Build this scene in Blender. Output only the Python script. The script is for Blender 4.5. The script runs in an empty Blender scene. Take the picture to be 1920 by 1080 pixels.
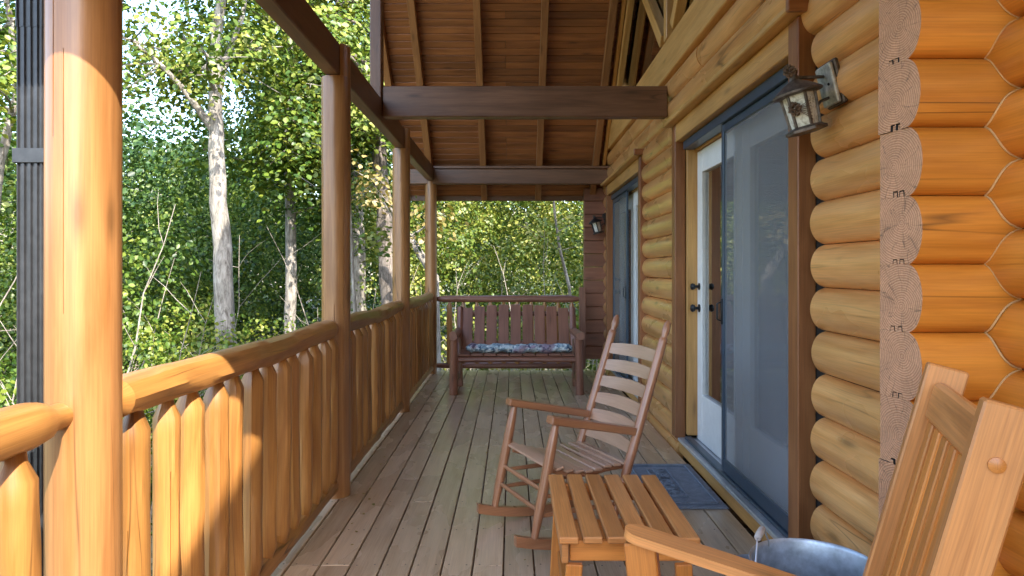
import bpy, math, random
import numpy as np
from mathutils import Vector, Matrix
random.seed(7); rng = np.random.default_rng(7)
SC = bpy.context.scene
COL = SC.collection
R = math.radians

# ------------------------------------------------------------------ camera, sky, sun, exposure
F, VX, VY, H = 1280.0, 960.0, 505.0, 1.30
cam = bpy.data.cameras.new('camera'); cam.sensor_width = 36; cam.lens = 24
cam.shift_y = -(540 - VY) / 1920; cam.clip_start = 0.05; cam.clip_end = 2000
co = bpy.data.objects.new('camera', cam); COL.objects.link(co)
co.location = (0, 0, H); co.rotation_euler = (R(90), 0, 0); SC.camera = co
SUN = Vector((0.60, -1.0, 1.04)).normalized()
w = bpy.data.worlds.new('World'); SC.world = w; w.use_nodes = True
nt = w.node_tree; bg = nt.nodes['Background']
sky = nt.nodes.new('ShaderNodeTexSky'); sky.sky_type = 'NISHITA'; sky.sun_disc = False
sky.sun_elevation = math.asin(SUN.z); sky.sun_rotation = math.atan2(SUN.x, SUN.y)
sky.air_density = 1.0; sky.dust_density = 1.5; sky.ozone_density = .8
nt.links.new(sky.outputs[0], bg.inputs[0]); bg.inputs[1].default_value = 0.15
sl = bpy.data.lights.new('sun', 'SUN'); sl.energy = 2.0; sl.angle = R(0.5); sl.color = (1, 0.93, 0.82)
so = bpy.data.objects.new('sun', sl); COL.objects.link(so)
so.rotation_euler = (-SUN).to_track_quat('-Z', 'Y').to_euler(); so.location = SUN * 60
vs = SC.view_settings; vs.view_transform = 'Standard'; vs.look = 'None'; vs.gamma = 1; vs.exposure = 2.8
SC.render.engine = 'CYCLES'
SC.cycles.max_bounces = 7; SC.cycles.diffuse_bounces = 4; SC.cycles.transparent_max_bounces = 12; SC.cycles.caustics_reflective = False; SC.cycles.caustics_refractive = False

# ------------------------------------------------------------------ materials
class NT:
    def __init__(s, name):
        s.m = bpy.data.materials.new(name); s.m.use_nodes = True
        s.t = s.m.node_tree; s.b = s.t.nodes['Principled BSDF']; s.out = s.t.nodes['Material Output']
    def n(s, ty, **k):
        x = s.t.nodes.new('ShaderNode' + ty)
        for a, v in k.items(): setattr(x, a, v)
        return x
    def l(s, a, b): s.t.links.new(a, b)
    def mth(s, op, a, b=None):
        x = s.n('Math', operation=op)
        for i, v in enumerate((a, b)):
            if v is None: continue
            if isinstance(v, (int, float)): x.inputs[i].default_value = v
            else: s.l(v, x.inputs[i])
        return x.outputs[0]
    def noise(s, vec, sc, detail=3, rough=.55, dist=0):
        x = s.n('TexNoise'); x.inputs['Scale'].default_value = sc; x.inputs['Detail'].default_value = detail
        x.inputs['Roughness'].default_value = rough; x.inputs['Distortion'].default_value = dist
        if vec is not None: s.l(vec, x.inputs['Vector'])
        return x.outputs[0]
    def map(s, vec, sc):
        x = s.n('Mapping'); x.inputs['Scale'].default_value = sc; s.l(vec, x.inputs[0]); return x.outputs[0]
    def ramp(s, fac, stops):
        x = s.n('ValToRGB'); e = x.color_ramp.elements
        while len(e) < len(stops): e.new(.5)
        for q, (p, c) in zip(e, stops): q.position = p; q.color = (*c, 1) if len(c) == 3 else c
        s.l(fac, x.inputs[0]); return x.outputs[0]
    def mix(s, fac, a, b, mode='MIX'):
        x = s.n('Mix', data_type='RGBA', blend_type=mode)
        for i, v in ((0, fac), (6, a), (7, b)):
            if isinstance(v, (int, float)): x.inputs[i].default_value = v
            elif isinstance(v, tuple): x.inputs[i].default_value = (*v, 1)
            else: s.l(v, x.inputs[i])
        return x.outputs[2]
    def bump(s, h, st, dist=.01, nrm=None):
        x = s.n('Bump'); x.inputs['Strength'].default_value = st; x.inputs['Distance'].default_value = dist
        s.l(h, x.inputs['Height'])
        if nrm: s.l(nrm, x.inputs['Normal'])
        return x.outputs[0]
    def set(s, **k):
        for a, v in k.items():
            i = s.b.inputs[a.replace('_', ' ')]
            if isinstance(v, tuple): i.default_value = (*v, 1)
            elif isinstance(v, (int, float)): i.default_value = v
            else: s.l(v, i)

def wood(name, light, dark, rough=.42, coat=0., bump=.15, knots=.5, var=.25, wear=0., wearcol=(.5, .45, .38), streak=.35, hue=None, cracks=0.):
    s = NT(name)
    uv = s.n('UVMap').outputs[0]; oi = s.n('ObjectInfo').outputs['Random']
    off = s.mth('MULTIPLY', oi, 53.7)
    cv = s.n('CombineXYZ'); s.l(off, cv.inputs[0]); s.l(off, cv.inputs[1]); s.l(off, cv.inputs[2])
    ad = s.n('VectorMath', operation='ADD'); s.l(uv, ad.inputs[0]); s.l(cv.outputs[0], ad.inputs[1]); v = ad.outputs[0]
    g1 = s.noise(s.map(v, (1.1, 13, 1)), 1.6, 5, .6, .6)
    g2 = s.noise(s.map(v, (3, 150, 1)), 1.5, 3, .6)
    bl = s.noise(s.map(v, (1.6, 3.5, 1)), 1.0, 3, .5)
    c = s.ramp(g1, [(.30, dark), (.62, light)])
    c = s.mix(streak, c, s.ramp(g2, [(.3, (.45, .40, .36)), (.65, (1.08, 1.05, 1.0))]), 'MULTIPLY')
    c = s.mix(.6, c, s.ramp(bl, [(.3, (.72, .68, .64)), (.7, (1.15, 1.12, 1.08))]), 'MULTIPLY')
    hv = s.n('HueSaturation'); hv.inputs['Saturation'].default_value = 1
    s.l(s.mth('ADD', s.mth('MULTIPLY', oi, var), 1 - var * .5), hv.inputs['Value'])
    s.l(c, hv.inputs['Color']); c = hv.outputs[0]
    if hue: c = s.mix(1., c, hue, 'MULTIPLY')
    if knots:
        vo = s.n('TexVoronoi', voronoi_dimensions='2D'); vo.inputs['Scale'].default_value = 1
        s.l(s.map(v, (1.7, 7.0, 1)), vo.inputs['Vector'])
        sx = s.n('SeparateColor'); s.l(vo.outputs['Color'], sx.inputs[0])
        k = s.mth('MULTIPLY', s.ramp(vo.outputs['Distance'], [(.035, (1, 1, 1)), (.10, (.35, .35, .35)), (.16, (0, 0, 0))]), s.mth('GREATER_THAN', sx.outputs[0], .72))
        c = s.mix(s.mth('MULTIPLY', k, knots), c, tuple(x * .28 for x in dark))
    if cracks:
        cn = s.noise(s.map(v, (.55, 11, 1)), 1.0, 2, .35, .1); lf = s.noise(s.map(v, (1.2, 2.0, 1)), 1.7, 2)
        ck = s.mth('MULTIPLY', s.ramp(cn, [(.489, (0, 0, 0)), (.5, (1, 1, 1)), (.511, (0, 0, 0))]), s.ramp(lf, [(.48, (0, 0, 0)), (.70, (1, 1, 1))]))
        c = s.mix(s.mth('MULTIPLY', ck, cracks), c, tuple(x * .12 for x in dark))
    if wear:
        wn = s.noise(s.map(v, (1.2, 9, 1)), 2.2, 6, .75)
        wf = s.mth('MULTIPLY', s.ramp(wn, [(.42, (0, 0, 0)), (.72, (1, 1, 1))]), wear)
        c = s.mix(wf, c, wearcol)
    rr = s.n('MapRange'); s.l(bl, rr.inputs[0]); rr.inputs[3].default_value = rough - .1; rr.inputs[4].default_value = rough + .14
    s.set(Base_Color=c, Roughness=rr.outputs[0], Coat_Weight=coat, Coat_Roughness=.28)
    s.l(s.bump(g2, bump, .002, s.bump(g1, bump, .004)), s.b.inputs['Normal'])
    return s.m

def plain(name, col, rough=.5, metal=0., noise=.15, sc=30, bump=.0, coat=0.):
    s = NT(name); tc = s.n('TexCoord').outputs['Object']
    n1 = s.noise(tc, sc, 4, .6); n2 = s.noise(tc, sc * .17, 3)
    c = s.mix(1., col, s.ramp(n1, [(.3, (1 - noise,) * 3), (.7, (1 + noise,) * 3)]), 'MULTIPLY')
    c = s.mix(1., c, s.ramp(n2, [(.3, (1 - noise,) * 3), (.7, (1 + noise,) * 3)]), 'MULTIPLY')
    s.set(Base_Color=c, Roughness=rough, Metallic=metal, Coat_Weight=coat)
    if bump: s.l(s.bump(n1, bump, .003), s.b.inputs['Normal'])
    return s.m

M = {}
M['honey'] = wood('honey_log_sky_gloss', (.78, .41, .145), (.62, .275, .075), .27, .8, .12, .7, .25, cracks=.8)  # paler copy of the orange logs' wood: sky gloss put into the colour
M['orange'] = wood('orange_log', (.62, .225, .028), (.47, .15, .014), .36, .2, .12, .6, .2, streak=.28, cracks=.8)
M['trimbrown'] = wood('brown_trim', (.34, .14, .05), (.22, .08, .026), .42, .1, .12, .2, .2)
M['honeytrim'] = wood('honey_board', (.66, .37, .12), (.50, .24, .06), .42, .15, .1, .5, .12, cracks=.3)
M['post'] = wood('stained_post', (.38, .185, .066), (.26, .112, .034), .34, .3, .12, .6, .12, cracks=.7)
M['rail'] = wood('peeled_rail', (.46, .225, .063), (.31, .13, .031), .38, .25, .2, .5, .35, cracks=.9)
M['beam'] = wood('dark_beam', (.19, .092, .046), (.11, .050, .024), .45, .1, .2, .6, .15, cracks=.6)
M['ceil'] = wood('ceiling_plank', (.36, .14, .045), (.22, .08, .024), .5, .05, .2, .6, .5)
M['rafter'] = wood('rafter_wood', (.38, .175, .065), (.25, .105, .036), .5, .05, .2, .5, .2, cracks=.4)
M['deck'] = wood('deck_plank', (.56, .415, .275), (.45, .315, .195), .25, .4, .14, .12, .30, wear=.28, wearcol=(.60, .47, .33), streak=.4)
M['bench'] = wood('bench_wood', (.29, .125, .075), (.20, .08, .047), .42, .15, .15, .45, .25, cracks=.5)
M['rocker'] = wood('rocker_wood', (.42, .19, .09), (.31, .125, .055), .30, .5, .08, .15, .14, streak=.3)
M['rockerslat'] = wood('sky_sheen_rocker_slat', (.52, .32, .21), (.42, .235, .145), .30, .6, .08, .1, .14, streak=.25)  # rocker wood made paler: sky reflection put into the slat colour
M['cedar'] = wood('cedar_wood', (.58, .25, .075), (.43, .165, .042), .40, .2, .14, .4, .22, streak=.45)
M['cedarslat'] = wood('cedar_slat', (.62, .235, .045), (.46, .155, .026), .40, .2, .14, .3, .3, streak=.4)
M['darkgap'] = plain('joint_shade', (.012, .009, .007), 1.)  # near-black tone puts gap shade onto joint faces and backing boards
M['caulk'] = plain('caulk', (.50, .28, .11), .6)
M['white'] = plain('white_paint', (.84, .82, .77), .4, 0, .04, 20)
M['alu'] = plain('aluminium', (.62, .64, .66), .35, .6, .12, 40)
M['blue'] = plain('grey_blue_metal', (.055, .082, .115), .35, .2, .08, 20)
M['black'] = plain('black_metal', (.018, .018, .02), .4, .3, .1, 40)
M['spout'] = plain('downspout_paint', (.028, .029, .032), .36, .1, .25, 45)
M['iron'] = plain('rusty_iron', (.11, .085, .07), .5, .5, .5, 60, .2)
M['plate'] = plain('worn_plate', (.40, .38, .34), .5, .3, .45, 45, .2)
M['galv'] = plain('galvanised_steel', (.46, .50, .54), .42, .55, .3, 22, .05)
M['galvdark'] = plain('dull_galvanised_steel', (.20, .24, .29), .5, .5, .3, 22, .05)
M['grip'] = plain('bare_grip', (.5, .44, .38), .6)
M['mat'] = plain('grey_rubber', (.17, .195, .235), .6, 0, .2, 120, .2)
M['cone'] = plain('pine_cone', (.12, .075, .05), .8, 0, .4, 90)
M['wallin'] = plain('interior_wall', (.20, .15, .11), .7)
M['shingle'] = plain('roof_shingle', (.06, .055, .05), .85)

def end_grain():
    s = NT('end_grain'); tc = s.n('TexCoord').outputs['Object']; oi = s.n('ObjectInfo').outputs['Random']
    mp = s.n('Mapping'); s.l(tc, mp.inputs[0])
    of = s.n('CombineXYZ'); s.l(s.mth('MULTIPLY', s.mth('SUBTRACT', oi, .5), .04), of.inputs[1])
    s.l(s.mth('MULTIPLY', s.mth('SUBTRACT', s.mth('FRACT', s.mth('MULTIPLY', oi, 7.3)), .5), .07), of.inputs[2])
    s.l(of.outputs[0], mp.inputs['Location'])
    wv = s.n('TexWave', wave_type='RINGS', rings_direction='X'); wv.inputs['Scale'].default_value = 52
    wv.inputs['Distortion'].default_value = 5.5; wv.inputs['Detail'].default_value = 4; wv.inputs['Detail Scale'].default_value = .35; wv.inputs['Detail Roughness'].default_value = .6
    s.l(mp.outputs[0], wv.inputs['Vector'])
    n = s.noise(tc, 160, 4, .7); n2 = s.noise(tc, 14, 3)
    c = s.ramp(wv.outputs[1], [(.1, (.36, .175, .085)), (.6, (.55, .30, .165))])
    c = s.mix(.6, c, s.ramp(n, [(.3, (.6, .55, .5)), (.7, (1.15, 1.12, 1.1))]), 'MULTIPLY')
    c = s.mix(.5, c, s.ramp(n2, [(.3, (.75, .72, .7)), (.7, (1.15, 1.1, 1.08))]), 'MULTIPLY')
    sp = s.n('SeparateXYZ'); s.l(mp.outputs[0], sp.inputs[0]); an = s.mth('ARCTAN2', sp.outputs[2], sp.outputs[1])
    cb = s.n('CombineXYZ'); s.l(s.mth('ADD', s.mth('MULTIPLY', an, 1.5), s.mth('MULTIPLY', oi, 40)), cb.inputs[0]); ln = s.n('VectorMath', operation='LENGTH'); s.l(mp.outputs[0], ln.inputs[0])
    s.l(s.mth('MULTIPLY', ln.outputs['Value'], 3), cb.inputs[1]); cn = s.noise(cb.outputs[0], 1.6, 2)
    ck = s.mth('MULTIPLY', s.ramp(cn, [(.49, (0, 0, 0)), (.5, (1, 1, 1)), (.51, (0, 0, 0))]), .75)
    c = s.mix(ck, c, (.06, .03, .015))
    s.set(Base_Color=c, Roughness=.7); s.l(s.bump(wv.outputs[1], .3, .003), s.b.inputs['Normal'])
    return s.m
M['end'] = end_grain()

def glass(name, tint=(.9, .95, .95), refl=.32):
    s = NT(name); tr = s.n('BsdfTransparent'); tr.inputs[0].default_value = (*tint, 1)
    gl = s.n('BsdfGlossy'); gl.inputs['Roughness'].default_value = .015
    fr = s.n('Fresnel'); fr.inputs[0].default_value = 1.5
    tc = s.n('TexCoord').outputs['Object']
    s.l(s.bump(s.noise(tc, 2.2, 1), .012, .1), gl.inputs['Normal'])
    mx = s.n('MixShader'); s.l(s.mth('ADD', s.mth('MULTIPLY', fr.outputs[0], 1.2), refl), mx.inputs[0])
    s.l(tr.outputs[0], mx.inputs[1]); s.l(gl.outputs[0], mx.inputs[2]); s.l(mx.outputs[0], s.out.inputs[0])
    return s.m
M['glass'] = glass('window_glass')
def seeded():
    s = NT('seeded_lamp_glass'); tc = s.n('TexCoord').outputs['Object']
    n = s.noise(tc, 38, 4, .6, 1.5)
    s.set(Base_Color=s.ramp(n, [(.32, (.42, .38, .28)), (.55, (.86, .85, .78))]), Roughness=.2)
    tr = s.n('BsdfTransparent'); mx = s.n('MixShader'); mx.inputs[0].default_value = .86
    s.l(tr.outputs[0], mx.inputs[1]); s.l(s.b.outputs[0], mx.inputs[2]); s.l(mx.outputs[0], s.out.inputs[0])
    return s.m
M['lampglass'] = seeded()
def screen():
    s = NT('insect_screen'); s.set(Base_Color=(.255, .265, .28), Roughness=.45)
    tr = s.n('BsdfTransparent'); mx = s.n('MixShader'); mx.inputs[0].default_value = .42
    s.l(tr.outputs[0], mx.inputs[1]); s.l(s.b.outputs[0], mx.inputs[2]); s.l(mx.outputs[0], s.out.inputs[0])
    return s.m
M['screen'] = screen()
def floral():
    s = NT('floral_cloth'); tc = s.n('TexCoord').outputs['Object']
    v = s.n('TexVoronoi'); v.inputs['Scale'].default_value = 42; s.l(tc, v.inputs['Vector'])
    n = s.noise(tc, 5, 2); n2 = s.noise(tc, 60, 4)
    c = s.ramp(v.outputs['Color'], [(.15, (.05, .09, .15)), (.35, (.30, .44, .50)), (.55, (.70, .76, .74)), (.85, (.12, .22, .30))])
    c = s.mix(s.ramp(n, [(.55, (0, 0, 0)), (.62, (.7, .7, .7))]), c, s.ramp(v.outputs['Color'], [(.3, (.12, .05, .1)), (.7, (.42, .24, .3))]))
    c = s.mix(.5, c, s.ramp(n2, [(.3, (.5, .5, .5)), (.7, (1.2, 1.2, 1.2))]), 'MULTIPLY')
    s.set(Base_Color=c, Roughness=.85); return s.m
M['floral'] = floral()
def bark(name, light, dark, sc=1.):
    s = NT(name); tc = s.n('TexCoord').outputs['Object']
    a = s.noise(s.map(tc, (1, 1, .22)), 22 * sc, 6, .7, .8); b = s.noise(tc, 4, 3); d = s.noise(s.map(tc, (1, 1, .5)), 9, 5, .7)
    c = s.ramp(a, [(.36, dark), (.58, light)])
    c = s.mix(.8, c, s.ramp(b, [(.35, (.6, .6, .58)), (.65, (1.1, 1.1, 1.1))]), 'MULTIPLY')
    c = s.mix(s.ramp(d, [(.58, (0, 0, 0)), (.66, (.7, .7, .7))]), c, tuple(x * .6 for x in dark))
    s.set(Base_Color=c, Roughness=.9); s.l(s.bump(a, .7, .03), s.b.inputs['Normal']); return s.m
M['barkpale'] = bark('pale_bark', (.40, .365, .32), (.13, .11, .09))
M['barkdark'] = bark('dark_bark', (.24, .20, .17), (.07, .055, .045))
M['twig'] = bark('twig_bark', (.42, .37, .31), (.2, .17, .14), 2)
def leaf(name, cols, big=.35):
    s = NT(name); g = s.n('NewGeometry'); pos = g.outputs['Position']; ri = g.outputs['Random Per Island']
    n = s.noise(pos, big, 2); f = s.mth('ADD', s.mth('MULTIPLY', ri, .6), s.mth('SUBTRACT', s.mth('MULTIPLY', n, 1.5), .55))
    k = len(cols); c = s.ramp(f, [(i / (k - 1), q) for i, q in enumerate(cols)])
    d = s.n('BsdfDiffuse'); t = s.n('BsdfTranslucent'); gl = s.n('BsdfGlossy'); gl.inputs['Roughness'].default_value = .42
    s.l(c, d.inputs[0]); s.l(s.mix(1., c, (1.25, 1.2, .55), 'MULTIPLY'), t.inputs[0])
    mx = s.n('MixShader'); mx.inputs[0].default_value = .28; s.l(d.outputs[0], mx.inputs[1]); s.l(t.outputs[0], mx.inputs[2])
    m2 = s.n('MixShader'); m2.inputs[0].default_value = .03; s.l(mx.outputs[0], m2.inputs[1]); s.l(gl.outputs[0], m2.inputs[2])
    s.l(m2.outputs[0], s.out.inputs[0]); return s.m
M['leaf'] = leaf('leaf_mixed', [(.016, .042, .010), (.04, .090, .013), (.085, .150, .018), (.18, .225, .03), (.30, .30, .06)])
M['leafy'] = leaf('leaf_yellow_green', [(.03, .065, .012), (.07, .125, .018), (.14, .19, .028), (.25, .265, .05), (.37, .34, .10)], .6)
M['leafd'] = leaf('leaf_deep_green', [(.014, .036, .012), (.035, .080, .016), (.07, .130, .02), (.14, .20, .03), (.25, .27, .05)], .5)
M['leaffar'] = leaf('leaf_far_shaded', [(.018, .045, .020), (.035, .080, .028), (.06, .12, .035), (.12, .18, .05)], .5)  # darker copy of the leaf greens: depth shade put into the colour
M['leaftan'] = leaf('leaf_dry', [(.08, .09, .02), (.20, .17, .045), (.34, .26, .10), (.42, .34, .19)], .8)
def litter():
    s = NT('leaf_litter'); tc = s.n('TexCoord').outputs['Object']
    v = s.n('TexVoronoi'); v.inputs['Scale'].default_value = 9; s.l(tc, v.inputs['Vector'])
    n = s.noise(tc, .35, 4); n2 = s.noise(tc, 12, 5, .7)
    c = s.ramp(v.outputs['Color'], [(.2, (.12, .095, .05)), (.5, (.26, .21, .125)), (.8, (.40, .35, .24))])
    c = s.mix(s.ramp(n, [(.45, (0, 0, 0)), (.56, (1, 1, 1))]), c, s.ramp(n2, [(.3, (.015, .03, .01)), (.7, (.06, .09, .02))]))
    s.set(Base_Color=c, Roughness=.95); s.l(s.bump(n2, .6, .05), s.b.inputs['Normal']); return s.m
M['litter'] = litter()

# ------------------------------------------------------------------ mesh builder
class MB:
    def __init__(s): s.v = []; s.f = []; s.uv = []; s.mi = []; s.sm = []
    def face(s, idx, uv, mi=0, sm=False):
        s.f.append(tuple(idx)); s.uv.append(uv); s.mi.append(mi); s.sm.append(sm)
    def box(s, lo, hi, b=.003, mat=None, mi=0, axis=None):
        lo = Vector(lo); hi = Vector(hi); d = hi - lo; c = (lo + hi) / 2
        b = min(b, min(d) * .3); la = axis if axis is not None else max(range(3), key=lambda i: d[i])
        o2 = [i for i in range(3) if i != la]; base = len(s.v); h = d / 2; idx = {}
        loc = []
        for sx in (-1, 1):
            for sy in (-1, 1):
                for sz in (-1, 1):
                    sg = (sx, sy, sz)
                    for a in range(3):
                        p = Vector([sg[i] * (h[i] - (0 if i == a else b)) for i in range(3)])
                        idx[(sg, a)] = len(loc); loc.append(p)
        for p in loc:
            q = p + c; s.v.append(mat @ q if mat else q)
        jit = random.random() * 9
        def uvof(i, nax):
            p = loc[i]; return (p[la] + c[la] * .37 + jit, (p[o2[0]] if nax != o2[0] else p[o2[1]]) + nax * .31 + jit * 3 + c[o2[0]]) if nax != la else (p[o2[0]] + jit, p[o2[1]] + jit)
        def add(ks, nrm):
            ii = [idx[k] for k in ks]; ctr = sum((loc[i] for i in ii), Vector()) / len(ii)
            e = (loc[ii[1]] - loc[ii[0]]).cross(loc[ii[2]] - loc[ii[1]])
            if e.dot(ctr) < 0: ii = ii[::-1]
            s.face([base + i for i in ii], [uvof(i, nrm) for i in ii], mi)
        S = (-1, 1)
        for a in range(3):
            o = [i for i in range(3) if i != a]
            for sg in S:
                def mk(u, v_):
                    t = [0, 0, 0]; t[a] = sg; t[o[0]] = u; t[o[1]] = v_; return (tuple(t), a)
                add([mk(-1, -1), mk(1, -1), mk(1, 1), mk(-1, 1)], a)
        for a in range(3):            # edges running along a
            o = [i for i in range(3) if i != a]
            for u in S:
                for v_ in S:
                    def mk(e, ax):
                        t = [0, 0, 0]; t[a] = e; t[o[0]] = u; t[o[1]] = v_; return (tuple(t), ax)
                    add([mk(-1, o[0]), mk(1, o[0]), mk(1, o[1]), mk(-1, o[1])], o[0])
        for sx in S:
            for sy in S:
                for sz in S: add([((sx, sy, sz), 0), ((sx, sy, sz), 1), ((sx, sy, sz), 2)], 0)
        return s
    def bar(s, p0, p1, wd, th, side=(1, 0, 0), b=.003, mi=0):
        """chamfered board from p0 to p1; wd measured along 'side', th across"""
        p0 = Vector(p0); p1 = Vector(p1); z = (p1 - p0); L = z.length; z.normalize()
        x = Vector(side); x = (x - z * x.dot(z)).normalized(); y = z.cross(x)
        m = Matrix((x, y, z)).transposed().to_4x4(); m.translation = (p0 + p1) / 2
        return s.box((-wd / 2, -th / 2, -L / 2), (wd / 2, th / 2, L / 2), b, m, mi, 2)
    def tube(s, pts, rad, n=12, cap=True, rf=None, mi=0, capmi=None, a0=0., sm=True, cracks=(), ell=None):
        pts = [Vector(p) for p in pts]; N = len(pts)
        if isinstance(rad, (int, float)): rad = [rad] * N
        L = [0.]
        for i in range(1, N): L.append(L[-1] + (pts[i] - pts[i - 1]).length)
        ang = [(a0 + 2 * math.pi * k / n, None) for k in range(n)]
        for ci, (th, u0, u1, dp, wd) in enumerate(cracks):
            th %= 2 * math.pi
            ang = [q for q in ang if q[1] is not None or abs((q[0] - th + math.pi) % (2 * math.pi) - math.pi) > wd * 1.5]
            ang += [(th - wd, None), (th, ci), (th + wd, None)]
        ang = sorted(((a % (2 * math.pi)), c) for a, c in ang); n = len(ang)
        base = len(s.v); prev = None; jit = random.random() * 9
        for i, p in enumerate(pts):
            t = (pts[min(i + 1, N - 1)] - pts[max(i - 1, 0)]).normalized()
            if prev is None:
                up = Vector((0, 0, 1)) if abs(t.z) < .9 else Vector((1, 0, 0))
                x = (up - t * up.dot(t)).normalized()
            else: x = (prev - t * prev.dot(t)).normalized()
            prev = x; y = t.cross(x); u = L[i] / L[-1]
            for a, c in ang:
                r = rad[i] * (rf(u, a) if rf else 1)
                if c is not None:
                    th, u0, u1, dp, wd = cracks[c]
                    if u0 < u < u1: r -= dp
                ex = ell or (1, 1)
                s.v.append(p + x * (math.cos(a) * r * ex[0]) + y * (math.sin(a) * r * ex[1]))
        rm = max(rad)
        for i in range(N - 1):
            for k in range(n):
                k2 = (k + 1) % n; va = ang[k][0] * rm; vb = (ang[k2][0] if k2 else ang[0][0] + 2 * math.pi) * rm
                s.face((base + i * n + k, base + i * n + k2, base + (i + 1) * n + k2, base + (i + 1) * n + k),
                       [(L[i] + jit, va + jit), (L[i] + jit, vb + jit), (L[i + 1] + jit, vb + jit), (L[i + 1] + jit, va + jit)], mi, sm)
        if cap:
            cm = mi if capmi is None else capmi
            for e, rv in ((0, True), (N - 1, False)):
                ii = [base + e * n + k for k in range(n)]; uv = [(math.cos(a) * rm + jit, math.sin(a) * rm) for a, _ in ang]
                if rv: ii = ii[::-1]; uv = uv[::-1]
                s.face(ii, uv, cm)
        return s
    def prism(s, prof, axis, a, b, mi=0, capmi=None, sm=None, endf=None, mif=None):
        """closed 2-D profile swept along axis; profile coords are the other two axes in order"""
        o = [i for i in range(3) if i != axis]; n = len(prof); base = len(s.v); jit = random.random() * 9
        for e in (a, b):
            for k, p in enumerate(prof):
                q = [0, 0, 0]; q[axis] = endf(k, e) if endf else e; q[o[0]] = p[0]; q[o[1]] = p[1]; s.v.append(Vector(q))
        area = sum(prof[k][0] * prof[(k + 1) % n][1] - prof[(k + 1) % n][0] * prof[k][1] for k in range(n))
        flip = (area < 0) ^ (axis == 1); acc = 0
        for k in range(n):
            k2 = (k + 1) % n; l = math.dist(prof[k], prof[k2])
            ii = [base + k, base + k2, base + n + k2, base + n + k]
            uv = [(a + jit, acc + jit), (a + jit, acc + l + jit), (b + jit, acc + l + jit), (b + jit, acc + jit)]
            if flip: ii = ii[::-1]; uv = uv[::-1]
            s.face(ii, uv, mif(k) if mif else mi, bool(sm and sm(k))); acc += l
        cm = mi if capmi is None else capmi
        for e, rv in ((0, True), (1, False)):
            ii = [base + e * n + k for k in range(n)]; uv = [tuple(p) for p in prof]
            if rv ^ flip: ii = ii[::-1]; uv = uv[::-1]
            s.face(ii, uv, cm)
        return s

ORI = {}
def link(o, parent, origin):
    COL.objects.link(o); ORI[o.name] = Vector(origin)
    if parent: o.parent = parent; o.location = Vector(origin) - ORI[parent.name]
    else: o.location = origin
def obj(name, mb, mats, parent=None, sharp=40, origin=None):
    if isinstance(mats, str): mats = [mats]
    vs_ = np.array([tuple(p) for p in mb.v]); c = (vs_.min(0) + vs_.max(0)) / 2 if origin is None else np.array(origin)
    me = bpy.data.meshes.new(name); me.from_pydata((vs_ - c).tolist(), [], mb.f)
    for q in mats: me.materials.append(M[q])
    me.polygons.foreach_set('material_index', mb.mi); me.polygons.foreach_set('use_smooth', mb.sm)
    ul = me.uv_layers.new(name='UVMap'); ul.data.foreach_set('uv', [x for f in mb.uv for p in f for x in p])
    if any(mb.sm): me.set_sharp_from_angle(angle=R(sharp))
    me.update(); o = bpy.data.objects.new(name, me); link(o, parent, tuple(c)); return o
def tag(o, label=None, cat=None, group=None, kind=None):
    if label: o['label'] = label
    if cat: o['category'] = cat
    if group: o['group'] = group
    if kind: o['kind'] = kind
    return o
def thing(name, loc, label, cat, group=None, local=False, rz=0):
    o = bpy.data.objects.new(name, None); o.empty_display_size = .1; COL.objects.link(o); o.location = loc
    ORI[o.name] = Vector((0, 0, 0)) if local else Vector(loc); o.rotation_euler.z = rz
    return tag(o, label, cat, group)
def dup(o, parent=None, loc=None, rz=None):
    c = o.copy(); COL.objects.link(c); c.parent = parent; ORI[c.name] = ORI[o.name]
    if loc is not None: c.location = loc
    if rz is not None: c.rotation_euler.z = rz
    for ch in o.children: dup(ch, c)
    return c
def P(x, y, D): return Vector(((x - VX) / F * D, D, H - (y - VY) / F * D))

# ------------------------------------------------------------------ ground
def gz(x, y):
    d = math.hypot(x, y); return -1.7 + max(0, -x - 4) * .05 + max(0, y - 11) * .05 + .12 * math.sin(x * .7) * math.cos(y * .6) + max(0, d - 40) * .05
g = MB(); xs = sorted(set([-400, -200, -100, -60, -40, -30] + [i * 1.5 for i in range(-14, 15)] + [30, 40, 60, 100, 200, 400])); n = len(xs)
for y in xs:
    for x in xs: g.v.append(Vector((x, y, gz(x, y))))
for j in range(n - 1):
    for i in range(n - 1):
        a = j * n + i; g.face((a, a + 1, a + n + 1, a + n), [(0, 0)] * 4, 0, True)
tag(obj('ground', g, 'litter', origin=(0, 0, 0)), kind='structure')

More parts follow.
